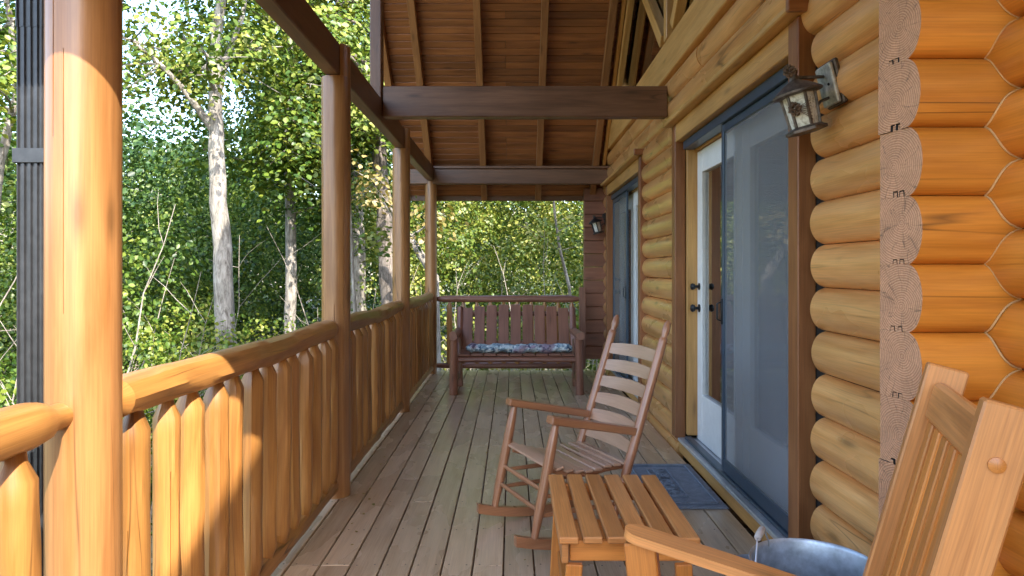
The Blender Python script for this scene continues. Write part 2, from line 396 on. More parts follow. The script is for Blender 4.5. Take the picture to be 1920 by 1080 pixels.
# ------------------------------------------------------------------ deck
DX0, DX1, DY0, DY1 = -1.115, 1.186, -1.2, 8.78
deck = thing('porch_deck', (0, 3.8, 0), None, None); tag(deck, kind='structure')
gapx = [-0.037 + .1345 * k for k in range(-8, 10)]
cols = [max(DX0, -0.037 - .1345 * 8)] + gapx[1:]
nails = MB(); JO = [DY0 + .1 + .41 * k for k in range(25)]
for k in range(len(gapx)):
    x0 = gapx[k] + .0035; x1 = (gapx[k + 1] if k + 1 < len(gapx) else 9) - .0035
    x1 = min(x1, DX1)
    if x1 - x0 < .03: continue
    ys = [DY0] + sorted(random.sample([DY0 + .1 + .41 * q for q in range(7, 22)], 2)) + [DY1]
    if ys[2] - ys[1] < .9: ys.pop(2)
    for a, b in zip(ys[:-1], ys[1:]):
        dz = random.uniform(-.0015, .001)
        obj('plank', MB().box((x0, a + .0015, -.03 + dz), (x1, b - .0015, dz), .003), 'deck', deck)
    for y in JO:
        if y > DY1 - .05 or y < 1.5: continue
        for xx in (x0 + .025, x1 - .025):
            if x1 - x0 < .08: continue
            c = len(nails.v); yy = y + random.uniform(-.012, .012); r = .0045
            for q in range(6): nails.v.append(Vector((xx + r * math.cos(q * 1.047), yy + r * math.sin(q * 1.047), .0012)))
            nails.face(range(c, c + 6), [(0, 0)] * 6)
tag(obj('nail_heads', nails, 'black', deck), kind='stuff')
for y in JO[::1]:
    if y < DY1 - .1: obj('joist', MB().box((DX0 + .05, y - .02, -.23), (DX1 + .2, y + .02, -.033), .003), 'beam', deck)
obj('rim_joist', MB().box((DX0 + .005, DY0, -.24), (DX0 + .045, DY1, -.0325), .003), 'beam', deck)
obj('rim_joist', MB().box((DX0 + .05, DY1 - .05, -.24), (DX1, DY1 - .005, -.0325), .003), 'beam', deck)
for y in (0.4, 3.9, 8.5): obj('footing_post', MB().box((DX0 + .06, y - .07, -2.2), (DX0 + .2, y + .07, -.235), .004), 'beam', deck)

# ------------------------------------------------------------------ porch log wall
PCH, AX, BD = .17, 1.176, .058       # course height, apex X, bulge depth
def bulge(t):                       # t in -1..1 across the course
    return BD * (.62 * t * t + .38 * t ** 10)
NSEG = 9
def log_prof(zc, dx=0., hs=1.):
    pr = []
    for k in range(NSEG * 2 + 1):
        t = -1 + k / NSEG; t = math.sin(t * math.pi / 2)
        pr.append((AX + dx + bulge(t), zc + t * PCH / 2 * .992 * hs))
    pr += [(AX + .10, zc + PCH / 2 * .992), (AX + .10, zc - PCH / 2 * .992)]
    return pr
wall = thing('log_wall', (1.24, 4, 0), 'honey stained round log wall of the cabin along the right side of porch', 'wall')
def add_log(zc, y0, y1, mat='honey', parent=wall):
    dx = random.uniform(-.004, .004); nseg = 2 * NSEG
    return obj('log', MB().prism(log_prof(zc, dx), 1, y0, y1, sm=lambda k: k < nseg), mat, parent, 60)
D1A, D1B, D2A, D2B = 2.69, 4.93, 6.20, 8.47
for k in range(-8, 9):
    zc = 1.313 + PCH * k
    m1 = 'orange'  # near run of the same wood, without the sky gloss in its colour
    if zc > 2.3:
        add_log(zc, -4, 1.72, m1); add_log(zc, 1.721, 5.6 if k % 2 else 4.35); add_log(zc, 5.601 if k % 2 else 4.351, 8.86)
    else:
        add_log(zc, -4, 1.72, m1); add_log(zc, 1.721, D1A); add_log(zc, D1B, D2A); add_log(zc, D2B, 8.86)
for a, b in ((-4, 2.80), (4.88, 6.28), (8.40, 8.86)):
    obj('backing_board', MB().box((AX + .06, a, -.1), (AX + .14, b, 2.25), .002), 'darkgap', wall)
obj('backing_board', MB().box((AX + .061, -4, 2.252), (AX + .139, 8.86, 2.757), .002), 'darkgap', wall)
for a, b in ((-4, 2.86), (4.87, 6.30), (8.38, 8.86)):
    obj('inner_wall', MB().box((1.33, a, -.1), (1.40, b, 2.2)), 'wallin', wall)
obj('inner_wall', MB().box((1.331, -4, 2.205), (1.399, 8.86, 2.757)), 'wallin', wall)

# crossing log stub with end grain
stub = thing('log_wall_corner', (1.1, 1.7, 0), 'stacked orange log ends with bare end grain projecting from the cabin corner', 'wall corner')
BY = 1.696
JT = {}
def joint(z):
    z = round(z, 3)
    if z not in JT: JT[z] = (random.uniform(.022, .040), random.uniform(.017, .026), random.uniform(.008, .014), random.uniform(.0016, .003))
    return JT[z]
def stub_prof(zc):
    pr = []; h = PCH / 2 * .997; nn = 10
    for k in range(nn * 2 + 1):
        t = math.sin((-1 + k / nn) * math.pi / 2)
        pr.append((BY - .042 + .042 / BD * bulge(t), zc + t * h))
    # top with two tongues, flat back, bottom with two grooves (joint play, faces coloured dark as shade)
    o_, w_, d_, g_ = joint(zc + PCH / 2)
    for yy in (BY + o_, BY + o_ + w_):
        pr += [(yy - .006, zc + h), (yy - .005, zc + h + d_), (yy + .005, zc + h + d_), (yy + .006, zc + h)]
    pr += [(BY + .099, zc + h), (BY + .099, zc - h)]
    o_, w_, d_, g_ = joint(zc - PCH / 2)
    for yy in (BY + o_ + w_, BY + o_):
        pr += [(yy + .006 + g_, zc - h), (yy + .005 + g_, zc - h + d_ + g_), (yy - .005 - g_, zc - h + d_ + g_), (yy - .006 - g_, zc - h)]
    return pr
for k in range(-7, 10):
    zc = 1.228 + PCH * k; x0 = .984 + random.uniform(-.003, .003); pr = stub_prof(zc)
    nsm = 20
    o = obj('log', MB().prism(pr, 0, x0, 1.26, 0, 1, sm=lambda q: q < nsm, mif=lambda q: 0 if q < 20 else 2,
            endf=lambda q, e, pr=pr, x0=x0: e if e > 1.2 else x0 - (pr[q][0] - BY) * .19), ['orange', 'end', 'darkgap'], stub, 60,
            origin=(x0, BY + .035 + random.uniform(-.008, .008), zc + random.uniform(-.02, .02)))
for k in range(-6, 16):            # caulk bead on the zigzag corner
    pts = []
    for q in range(9):
        z = 1.313 + PCH * (k * .5 - .5 + q / 16); ta = ((z - 1.313) / PCH + .5) % 1 * 2 - 1; tb = ((z - 1.228) / PCH + .5) % 1 * 2 - 1
        pts.append((AX + bulge(ta) - .002, BY - .042 + .042 / BD * bulge(tb) - .002, z))
    obj('caulk_bead', MB().tube(pts, .0026, 6), 'caulk', stub)

# far crossing wall end (flat inner side of the logs)
fs = thing('plank_wall_end', (1.08, 8.9, .14), 'brown flat boards stacked at the far end of log wall behind the small lamp', 'wall end')
for k in range(13):
    z0 = .14 + .17 * k + .002; obj('board', MB().box((.93, 8.80, z0), (1.24, 8.93, min(z0 + .166, 2.355)), .006), 'bench', fs)

# ------------------------------------------------------------------ posts, beams
PXC = -1.015; PY = [1.62, 3.94, 6.26, 8.55]
plabel = ['orange sunlit round log post nearest, beside the black downspout', 'brown round log post second from the downspout',
          'brown round log post third from the downspout', 'farthest round log post beside the glider bench']
prad = [.080, .081, .080, .074]
for i, y in enumerate(PY):
    t = thing('porch_post', (PXC, y, 0), plabel[i], 'post', 'log posts along the porch')
    s1, s2 = random.random() * 6, random.random() * 6
    rf = lambda u, a, s1=s1, s2=s2: 1 + .012 * math.sin(5 * u + s1) + .012 * math.sin(2 * a + 3 * u + s2) + .006 * math.sin(3 * a - 7 * u)
    cr = [(3.98, .60, .985, .012, .016), (4.44, .69, .99, .014, .018), (4.75, .52, .72, .006, .012)] if i == 0 else \
         [(random.uniform(3.4, 4.3), .15, .75, .012, .022), (random.uniform(5.0, 5.9), .3, .8, .010, .02), (random.uniform(4.4, 4.9), .05, .45, .008, .02)]
    # ring angle 0 = +x for a vertical tube
    zs = [2.40 * k / 24 for k in range(25)]
    obj('shaft', MB().tube([(PXC, y, z) for z in zs], [prad[i]] * 25, 28, rf=rf, cracks=cr), 'post', t, 50)
    if i in (1, 2):
        pr = []
        for k in range(13):
            a = -math.acos((-.976 - PXC) / prad[i]) + k / 12 * 2 * math.acos((-.976 - PXC) / prad[i]); pr.append((PXC + prad[i] * math.cos(a), y + prad[i] * math.sin(a)))
        obj('tenon', MB().prism(pr, 2, 2.401, 2.582, sm=lambda k: k < 12), 'post', t)
bm = thing('porch_beam', (-1.02, 5, 2.405), 'long dark brown beam running on top of the round posts', 'beam')
for a, b in ((1.2, 3.93), (3.932, 6.25), (6.252, 8.475)):
    obj('timber', MB().box((-1.063, a, 2.405), (-.98, b, 2.585), .006), 'beam', bm)
t = tag(obj('tie_beam', MB().box((-.979, 5.15, 2.452), (1.175, 5.25, 2.684), .006), 'beam'), 'dark brown beam crossing the porch from side beam to log wall', 'beam')
e2 = thing('end_beam', (0, 8.53, 2.36), 'far dark brown beam above the open end of porch', 'beam')
obj('timber', MB().box((-1.27, 8.48, 2.362), (1.22, 8.58, 2.548), .006), 'beam', e2)
obj('cap_board', MB().box((-.978, 8.455, 2.55), (1.22, 8.585, 2.582), .004), 'beam', e2)
kp = tag(obj('roof_post', MB().box((-1.066, 5.12, 2.588), (-.983, 5.235, 5.5), .005), 'beam'), 'upright square brown post standing on the side beam under the roof', 'post')

# ------------------------------------------------------------------ roof
SL = .93; RZ = lambda y: 2.60 + SL * (8.6 - y) if y > 5.08 else 2.60 + SL * (y - 1.56)
RIDGE = 5.08
roof = thing('porch_roof', (0, 5.08, 2.26), 'steep brown plank porch roof with exposed rafters seen from below', 'roof')
nrm = Vector((0, SL, 1)).normalized(); dn = Vector((0, 1, -SL)).normalized()
xl, xr = -1.42, 1.26
top = Vector((0, RIDGE, RZ(5.0801))); Ls = (8.97 - RIDGE) * math.hypot(1, SL); k = 0; pos = 0.
while pos < Ls - .01:
    wd = min(.084, Ls - pos); c0 = top + dn * pos + nrm * .009; c1 = top + dn * (pos + wd - .0035) + nrm * .009
    mid = (c0 + c1) / 2
    x = xl
    while x < xr:
        x2 = min(xr, x + random.choice((2.68, 2.68, 1.35))) if x == xl else xr
        obj('plank', MB().bar(mid + Vector((x + .001, 0, 0)), mid + Vector((x2 - .001, 0, 0)), wd - .0045, .018, dn, .004), 'ceil', roof); x = x2
    pos += wd
for x in (-1.385, -1.03, -.36, .34, 1.04):
    a = top - nrm * .056 + Vector((x, 0, 0)); b = top + dn * (Ls - .03) - nrm * .056 + Vector((x, 0, 0))
    obj('rafter', MB().bar(a, b, .075, .11, (1, 0, 0), .004), 'rafter', roof)
obj('wall_rafter', MB().bar(top - nrm * .04 + Vector((1.145, .03, 0)), top + dn * (Ls - .45) - nrm * .04 + Vector((1.145, 0, 0)), .04, .08, (1, 0, 0), .003), 'honeytrim', roof)  # honey instead of rafter brown: its lit look put into the colour
# outer skin of the far slope, and near slope
def slab(y0, y1, x0, x1, lift, th, mat, nm, parent):
    m = MB(); s = 1 if y0 > RIDGE - .01 else -1; nn = Vector((0, SL * s, 1)).normalized()
    p0 = Vector((0, y0, RZ(y0 + s * 1e-4))) + nn * lift; p1 = Vector((0, y1, RZ(y1 - s * 1e-4 if abs(y1-RIDGE)>.01 else y1))) + nn * lift
    c0 = (p0 + p1) / 2; d = p1 - p0
    return obj(nm, m.bar(c0 + Vector((x0, 0, 0)), c0 + Vector((x1, 0, 0)), d.length, th, d, .004), mat, parent)
slab(RIDGE, 8.97, -1.43, 6.2, .045, .045, 'shingle', 'roof_deck', roof)
slab(1.19, RIDGE, -1.43, 6.2, .045, .045, 'shingle', 'roof_deck', roof)
slab(1.19, RIDGE, -1.42, 1.26, .010, .018, 'ceil', 'soffit', roof)
obj('fascia', MB().box((-1.43, 8.975, 2.20), (1.26, 9.0, 2.33), .003), 'beam', roof)
gt = thing('rain_gutter', (0, 1.13, 2.26), 'dark rain gutter along the near eave above the downspout', 'gutter')
obj('trough', MB().box((-1.45, 1.08, 2.262), (1.1, 1.182, 2.37), .006), 'spout', gt)

# ------------------------------------------------------------------ gable window and upper wall over the porch wall
up = thing('gable_wall', (1.2, 4.5, 2.76), 'honey board wall and triangular window frames above the round logs', 'wall')
obj('sill_board', MB().box((1.165, -3.9, 2.762), (1.30, 8.42, 2.99), .006), 'honeytrim', up)
obj('sill_cap', MB().box((1.175, 1.9, 2.992), (1.30, 8.15, 3.045), .006), 'honeytrim', up)
def flat(pts, x0, x1, mat, nm): return obj(nm, MB().prism([(a, b) for a, b in pts], 0, x0, x1), mat, up)
cut = .04
flat([(7.55, 3.048), (8.08, 3.048), (7.55, RZ(7.55) - cut)], 1.22, 1.30, 'honeytrim', 'wall_panel')
flat([(1.75, 3.048), (3.3, 3.048), (3.3, RZ(3.3) - cut), (2.1, RZ(2.1) - cut)], 1.22, 1.30, 'honeytrim', 'wall_panel')
obj('mullion', MB().box((1.17, 5.17, 3.05), (1.25, 5.27, RZ(5.27) - .1), .004), 'honeytrim', up)
obj('brace', MB().bar((1.21, 5.40, 3.10), (1.21, 6.72, 4.30), .075, .10, (1, 0, 0), .004), 'honeytrim', up)
obj('brace', MB().bar((1.21, 5.04, 3.10), (1.21, 3.72, 4.30), .075, .10, (1, 0, 0), .004), 'honeytrim', up)
flat([(3.302, 3.048), (7.548, 3.048), (7.548, RZ(7.548) - cut), (5.0801, RZ(5.0801) - cut), (3.302, RZ(3.302) - cut)], 1.255, 1.261, 'glass', 'window_pane')
obj('roof_trim', MB().bar((1.2, 5.12, RZ(5.12) - .20), (1.2, 8.1, RZ(8.1) - .16), .06, .10, (1, 0, 0), .003), 'honeytrim', up)  # honey tone carries the lit look of this roof edge
# body of the cabin behind the porch wall (shades the near deck)
hb = thing('cabin_body', (3.5, 2, -.1), 'log cabin body with dim room behind the patio doors', 'cabin')
Zt = lambda y: 4.19 + .27 * (y + 1.21)
def hx(pts, x0, x1, mat, nm): return obj(nm, MB().prism(pts, 0, x0, x1), mat, hb)
hx([(-6, 2.765), (1.745, 2.765), (1.745, Zt(1.745)), (-6, Zt(-6))], 1.201, 1.30, 'honeytrim', 'upper_wall')
hx([(-6, -2.0), (-4.01, -2.0), (-4.01, 2.76), (-6, 2.76)], 1.20, 1.30, 'honey', 'wall')
hx([(-6, Zt(-6)), (1.7, Zt(1.7)), (1.7, Zt(1.7) + .08), (-6, Zt(-6) + .08)], 1.17, 7, 'shingle', 'main_roof')
obj('room_floor', MB().box((1.40, -5.9, 0.02), (6, 8.86, .09)), 'deck', hb)
obj('room_wall', MB().box((6.0, -6, -2), (6.1, 8.95, 5.6)), 'wallin', hb)
obj('room_wall', MB().box((1.405, 8.84, .09), (6, 8.94, 5.5)), 'wallin', hb)
obj('room_wall', MB().box((1.31, -6, -2), (6, -5.9, 3.1)), 'wallin', hb)
obj('foundation', MB().box((1.22, -6, -2.6), (6.0, 8.8, -.14)), 'wallin', hb)

# ------------------------------------------------------------------ patio doors
def patio_door(y0, y1, label, screen_far):
    """opening from y0 (near) to y1 (far) in the wall"""
    d = thing('patio_door', (1.25, (y0 + y1) / 2, .1), label, 'patio door')
    zc, zt = .10, 2.17
    for (a, b) in ((y0 - .10, y0), (y1, y1 + .10)):
        obj('casing', MB().box((1.16, a, .02 if a < y0 else .10), (1.235, b, 2.33), .004), 'trimbrown', d)
    obj('header', MB().box((1.163, y0 + .001, zt + .035), (1.235, y1 - .001, 2.33), .004), 'honeytrim', d)
    cp = obj('cap', MB().box((1.10, y0 - .13, 2.332), (1.235, y1 + .13, 2.362), .006), 'honeytrim', d)
    obj('cap_end', MB().box((1.096, y0 - .16, 2.328), (1.234, y0 - .132, 2.385), .004), 'trimbrown', cp)
    for (a, b) in ((y0, y0 + .05), (y1 - .05, y1)):
        obj('jamb', MB().box((1.237, a + .001, zc + .03), (1.36, b - .001, zt), .003), 'honeytrim', d)
    obj('head_jamb', MB().box((1.29, y0 + .051, zt - .04), (1.36, y1 - .051, zt + .03), .003), 'honeytrim', d)
    obj('sill_board', MB().box((1.188, y0 + .001, .003), (1.30, y1 - .001, .078), .004), 'honeytrim', d)
    obj('threshold', MB().box((1.18, y0 + .001, .08), (1.37, y1 - .001, .104), .004), 'alu', d)
    obj('screen_track', MB().box((1.205, y0 + .052, zt - .028), (1.285, y1 - .052, zt + .03), .003), 'blue', d)
    obj('screen_track', MB().box((1.215, y0 + .052, .105), (1.262, y1 - .052, .125), .003), 'blue', d)
    ym = (y0 + y1) / 2
    for (a, b, hinge) in ((y0 + .053, ym - .002, 0), (ym + .002, y1 - .053, 1)):
        leaf_ = obj('door_leaf', MB(), 'white', d) if False else None
        m = MB(); X0, X1 = 1.305, 1.35; st = .115
        m.box((X0, a, .108), (X1, a + st, 2.125), .004); m.box((X0, b - st, .108), (X1, b, 2.125), .004)
        m.box((X0 + .0005, a + st, .108), (X1 - .0005, b - st, .42), .004); m.box((X0 + .0005, a + st, 1.985), (X1 - .0005, b - st, 2.125), .004)
        for (q0, q1, q2, q3) in ((a + st, a + st + .02, .42, 1.985), (b - st - .02, b - st, .42, 1.985)):
            m.box((X0 - .006, q0, q2), (X1 - .002, q1, q3), .003)
        for (q2, q3) in ((.42, .44), (1.965, 1.985)): m.box((X0 - .0055, a + st + .02, q2), (X1 - .002, b - st - .02, q3), .003)
        lf = obj('door_leaf', m, 'white', d)
        obj('glass_pane', MB().box((X0 + .018, a + st + .02, .44), (X0 + .024, b - st - .02, 1.965), .0005), 'glass', lf)
        if True:
            ky = (b - .055) if hinge else (a + .06)
            for kz, r in ((1.03, .028), (1.18, .024)) if hinge else ((1.03, .028),):
                pts = [(X0 - q, ky, kz) for q in (.0, .006, .008, .03, .034, .05, .06, .064)]
                obj('knob', MB().tube(pts, [r, r, .010, .010, r * .8, r, r * .75, .004], 14), 'black', lf)
    a, b = (ym - .01, y1 - .055) if screen_far else (y0 + .055, ym + .13)
    sc = MB(); X0, X1 = 1.225, 1.247
    sc.box((X0, a, .13), (X1, a + .035, zt - .03), .003); sc.box((X0, b - .035, .13), (X1, b, zt - .03), .003)
    sc.box((X0 + .0005, a + .035, .13), (X1, b - .035, .20), .003); sc.box((X0 + .0005, a + .035, zt - .075), (X1, b - .035, zt - .03), .003)
    s_ = obj('screen_door', sc, 'blue', d)
    obj('screen_mesh', MB().box((X0 + .010, a + .034, .199), (X0 + .0115, b - .034, zt - .074), .0002), 'screen', s_)
    hy = (a + .018) if screen_far else (b - .018)
    hm = MB().box((X0 - .008, hy - .012, .98), (X0 - .0005, hy + .012, 1.13), .003)
    hm.tube([(X0 - .008, hy, 1.0), (X0 - .03, hy, 1.01), (X0 - .03, hy, 1.10), (X0 - .008, hy, 1.11)], .006, 8)
    obj('screen_handle', hm, 'black', s_)
    return d
patio_door(2.87, 4.86, 'near patio door with grey screen pulled across its near half, behind doormat', False)
patio_door(6.29, 8.35, 'far patio door with grey screen, between the log wall and small far lamp', True)

# ------------------------------------------------------------------ railings
def shaved(seed, n=5, dur=(.15, .5)):
    r_ = random.Random(seed); fl = [(r_.uniform(0, 6.28), r_.uniform(-.1, 1), r_.uniform(*dur), r_.uniform(.84, .95)) for _ in range(n * 3)]
    ph = [r_.uniform(0, 6.28) for _ in range(6)]
    def rf(u, a):
        r = 1 + .05 * math.sin(6 * u + ph[0]) + .04 * math.sin(13 * u + ph[1]) + .03 * math.sin(2 * a + 4 * u + ph[2]) + .02 * math.sin(3 * a - 9 * u + ph[3])
        for (t0, u0, du, d) in fl:
            if abs(u - u0) < du:
                c = math.cos(a - t0)
                if c > .3: r = min(r, d / c)
        return r
    return rf
BZ0, BZ1 = .095, .935
def baluster_mesh(seed):
    rr = random.Random(seed); rm = .0445 * rr.uniform(.88, 1.10)
    zs = [BZ0, BZ0 + .03, BZ0 + .055] + [BZ0 + .055 + (.772 - .055) * k / 14 for k in range(1, 15)] + [BZ0 + .812, BZ1]
    rd = [rm * .55, rm * .75, rm] + [rm] * 14 + [rm * .55, rm * .45]
    rf = shaved(seed); bow = rr.uniform(-.012, .012)
    pts = [(bow * math.sin(math.pi * (z - BZ0) / .84), 0, z) for z in zs]
    return MB().tube(pts, rd, 16, rf=lambda u, a: rf(u, a) if .04 < u < .97 else 1.0, cracks=[(rr.uniform(0, 6.28), .1, rr.uniform(.5, .9), .006, .03)])
BP = []
def railing(nm, label, ya, yb, ys, ends=(True, True), group='log railing sections'):
    t = thing('log_railing', (PXC, (ya + yb) / 2, .05), label, 'railing', group)
    n = 60; pts = []; rd = []; L = yb - ya
    for k in range(n + 1):
        u = k / n; y = ya + L * u; r = .056
        e = min(u, 1 - u) * L
        first = (u < .5 and ends[0]) or (u >= .5 and ends[1])
        if first and e < (.085 if nm == 'a' else .05): r = .030
        elif first and e < (.12 if nm == 'a' else .09): r = .05
        pts.append((PXC + .006 * math.sin(5 * u), y, .962 + .006 * math.sin(7 * u + 1))); rd.append(r)
    
    sf = shaved(hash(nm) % 1000 + 3, 16, (.03, .10))
    obj('top_rail', MB().tube(pts, rd, 20, rf=lambda u, a: sf(u, a) if .04 < u < .96 else 1), 'rail', t, 25)
    sb = shaved(hash(nm) % 777 + 9, 16, (.03, .10))
    pts = [(PXC, ya + L * k / 40, .075) for k in range(41)]
    obj('bottom_rail', MB().tube(pts, [.028] + [.043] * 39 + [.028], 14, rf=lambda u, a: sb(u, a)), 'rail', t, 25)
    for y in ys:
        if len(BP) < 14:
            o = obj('baluster', baluster_mesh(len(BP) * 13 + 5), 'rail', t, 28, origin=(0, 0, 0)); BP.append(o)
        else: 
            o = random.choice(BP).copy(); COL.objects.link(o); o.parent = t
        o.location = Vector((PXC + random.uniform(-.004, .004), y, 0)) - ORI[t.name]; o.rotation_euler = (random.uniform(-.006, .006), random.uniform(-.006, .006), random.uniform(0, 6.28))
    return t
import hashlib
def hash(s): return int(hashlib.md5(s.encode()).hexdigest()[:6], 16)
railing('a', 'sunlit orange log railing stub at the left edge, before the nearest post', -.6, 1.575, [1.40, 1.235, 1.07], (False, True))
railing('b', 'log railing half in sun between the nearest and second posts', 1.675, 3.885, [1.835 + .165 * k for k in range(13)])
railing('c', 'shaded log railing between the second and third posts', 4.0, 6.2, [4.13 + .165 * k for k in range(13)])
railing('d', 'shaded log railing between the third and farthest posts', 6.32, 8.495, [6.46 + .165 * k for k in range(13)])
er = thing('log_railing', (0, 8.63, .05), 'end log railing crossing the porch behind the glider bench', 'railing', 'log railing sections')
sf = shaved(55, 8)
obj('top_rail', MB().tube([(-.955 + 1.80 * k / 20, 8.63, .925) for k in range(21)], [.026, .042] + [.046] * 17 + [.042, .026], 16, rf=lambda u, a: sf(u, a) if .05 < u < .95 else 1), 'bench', er, 25)
obj('bottom_rail', MB().tube([(-.955 + 1.80 * k / 20, 8.63, .085) for k in range(21)], [.026, .036] + [.043] * 17 + [.036, .026], 14, rf=lambda u, a: sf(u, a)), 'bench', er, 25)
obj('end_board', MB().box((.848, 8.58, .05), (.926, 8.68, 1.075), .005), 'bench', er)
for k in range(10):
    o = BP[k % 7].copy(); COL.objects.link(o); o.parent = er; o.location = Vector((-.79 + .172 * k, 8.63, -.02)) - ORI[er.name]; o.scale = (.85, .85, .985); o.rotation_euler = (0, 0, k * 1.3)
    o.data = o.data

# ------------------------------------------------------------------ downspout
ds = thing('downspout', (-1.13, 1.63, -1.6), 'black ribbed metal downspout beside the nearest orange post', 'downspout')
pr = []; x0, x1, ya, yb = -1.162, -1.0945, 1.595, 1.655
nr = 4; pr.append((x0, ya + .006)); pr.append((x0 + .005, ya))
for k in range(nr):
    c = x0 + .011 + (x1 - x0 - .022) * k / (nr - 1); pr += [(c - .0045, ya), (c - .0025, ya + .005), (c + .0025, ya + .005), (c + .0045, ya)]
pr += [(x1 - .005, ya), (x1, ya + .006), (x1, yb), (x0, yb)]
obj('lower_pipe', MB().prism(pr, 2, -1.6, 1.886), 'spout', ds)
sc_ = 1.05; cx, cy = (x0 + x1) / 2, (ya + yb) / 2
pr2 = [(cx + (a - cx) * sc_, cy + (b - cy) * sc_) for a, b in pr]
obj('upper_pipe', MB().prism(pr2, 2, 1.868, 2.05), 'spout', ds)
obj('elbow', MB().bar((cx, cy - .0, 2.04), (cx, 1.16, 2.28), .068, .058, (1, 0, 0), .006), 'spout', ds)
st = MB(); 
st.box((x0 - .004, ya - .004, 1.549), (x1 + .003, ya - .0005, 1.583), .001); st.box((x0 - .0045, ya - .003, 1.549), (x0 - .0005, yb, 1.583), .001)
obj('strap', st, 'spout', ds)

# ------------------------------------------------------------------ ladder-back rocking chair
def rot_thing(name, loc, ang, label, cat): return thing(name, loc, label, cat, None, True, ang)
rc = rot_thing('rocking_chair', (.152, 3.376, 0), R(204.26), 'brown ladder back rocking chair with wooden slat seat in the middle of porch', 'rocking chair')
Wd = .231
def bp(z): return Vector((-.5835 + (1.0365 - z) * .345, 0, z))
for s in (1, -1):
    y = s * Wd; o = Vector((0, y, 0))
    zs = [.085, .25, .40, .55, .70, .85, .94, .955, .96, .97, .985, 1.0, 1.03, 1.045]; rd = [.019, .022, .0235, .024, .0235, .0225, .022, .021, .016, .0155, .020, .0205, .016, .006]
    obj('back_post', MB().tube([bp(z) + o for z in zs], rd, 14), 'rocker', rc)
    p0 = Vector((.160, y, .075)); p1 = Vector((.046, y, .60)); ts = [0, .08, .2, .4, .6, .75, .88, .95, 1]
    obj('front_leg', MB().tube([p0.lerp(p1, t) for t in ts], [.017, .019, .023, .0245, .0245, .024, .021, .0165, .016], 14), 'rocker', rc)
    # arm: thick at front, tapering at back
    a0 = Vector((.085, y + s * .004, .617)); a1 = Vector((-.385, y - s * .010, .512))
    m = MB().bar(a0 - Vector((0, 0, .006)), a1, .062, .038, (0, 1, 0), .006)
    obj('arm', m, 'rocker', rc)
    # rocker runner: curved board
    pr = []; N = 18; Rr = 1.25; cu = -.12
    for k in range(N + 1):
        u = .255 - .80 * k / N; zb = Rr - math.sqrt(Rr * Rr - (u - cu) ** 2); pr.append((u, zb + .001))
    pr += [(u, z + .048) for u, z in reversed(pr)]
    m = MB()
    m.prism(pr, 1, y - .015, y + .015) if False else None
    base = MB(); b3 = [(u, z) for u, z in pr]
    base.prism(b3, 1, y - .014, y + .014); obj('rocker_runner', base, 'rocker', rc)
    for (u0, z0, z1) in ((.118, .26, .26), (.135, .175, .175)):
        ub = bp(z1).x + .0
        obj('side_stretcher', MB().tube([(u0, y, z0), ((u0 + ub) / 2, y, (z0 + z1) / 2), (ub, y, z1)], [.009, .013, .009], 10), 'rocker', rc)
for (u0, z0) in ((.113, .285), (.132, .195)):
    obj('front_stretcher', MB().tube([(u0, -Wd, z0), (u0, 0, z0), (u0, Wd, z0)], [.009, .0125, .009], 10), 'rocker', rc)
obj('rear_stretcher', MB().tube([bp(.24) + Vector((0, -Wd, 0)), bp(.24), bp(.24) + Vector((0, Wd, 0))], [.009, .0125, .009], 10), 'rocker', rc)
for k in range(6):                 # curved ladder slats
    zc = .862 - .088 * k if k < 5 else .862 - .088 * k; m = MB(); N = 10
    for j in range(N + 1):
        y = -Wd + 2 * Wd * j / N; q = 1 - (y / Wd) ** 2; bow = -.022 * q; hh = .027 + .012 * q
        for (dz, dx) in ((-.024, -.004), (hh, -.004), (hh, .004), (-.024, .004)):
            p = bp(zc + dz); m.v.append(Vector((p.x + bow + dx, y, zc + dz)))
    for j in range(N):
        for q in range(4):
            a = j * 4 + q; b = j * 4 + (q + 1) % 4
            uu = [(j * .05, q * .05 + k), (j * .05, q * .05 + .05 + k), (j * .05 + .05, q * .05 + .05 + k), (j * .05 + .05, q * .05 + k)]
            m.face((a, b, b + 4, a + 4), uu, 0, q in (0, 2) and False or True)
    m.face((3, 2, 1, 0), [(0, 0)] * 4); m.face((N * 4, N * 4 + 1, N * 4 + 2, N * 4 + 3), [(0, 0)] * 4)
    obj('ladder_slat', m, 'rockerslat', rc, 50)
for k in range(9):                 # contoured seat slats running across
    u = .075 - .052 * k; z = .400 - .055 * math.sin(min(1, (k + .3) / 6.5) * math.pi * .72); 
    obj('seat_slat', MB().bar((u, -Wd + .004, z), (u, Wd - .004, z), .044, .014, (1, 0, -.25 + .05 * k), .004), 'rockerslat', rc)
for s in (1, -1):
    pts = [(.075 - .052 * k, s * (Wd - .045), .400 - .055 * math.sin(min(1, (k + .3) / 6.5) * math.pi * .72) - .022) for k in range(9)]
    obj('seat_rail', MB().tube(pts, .014, 8), 'rocker', rc)

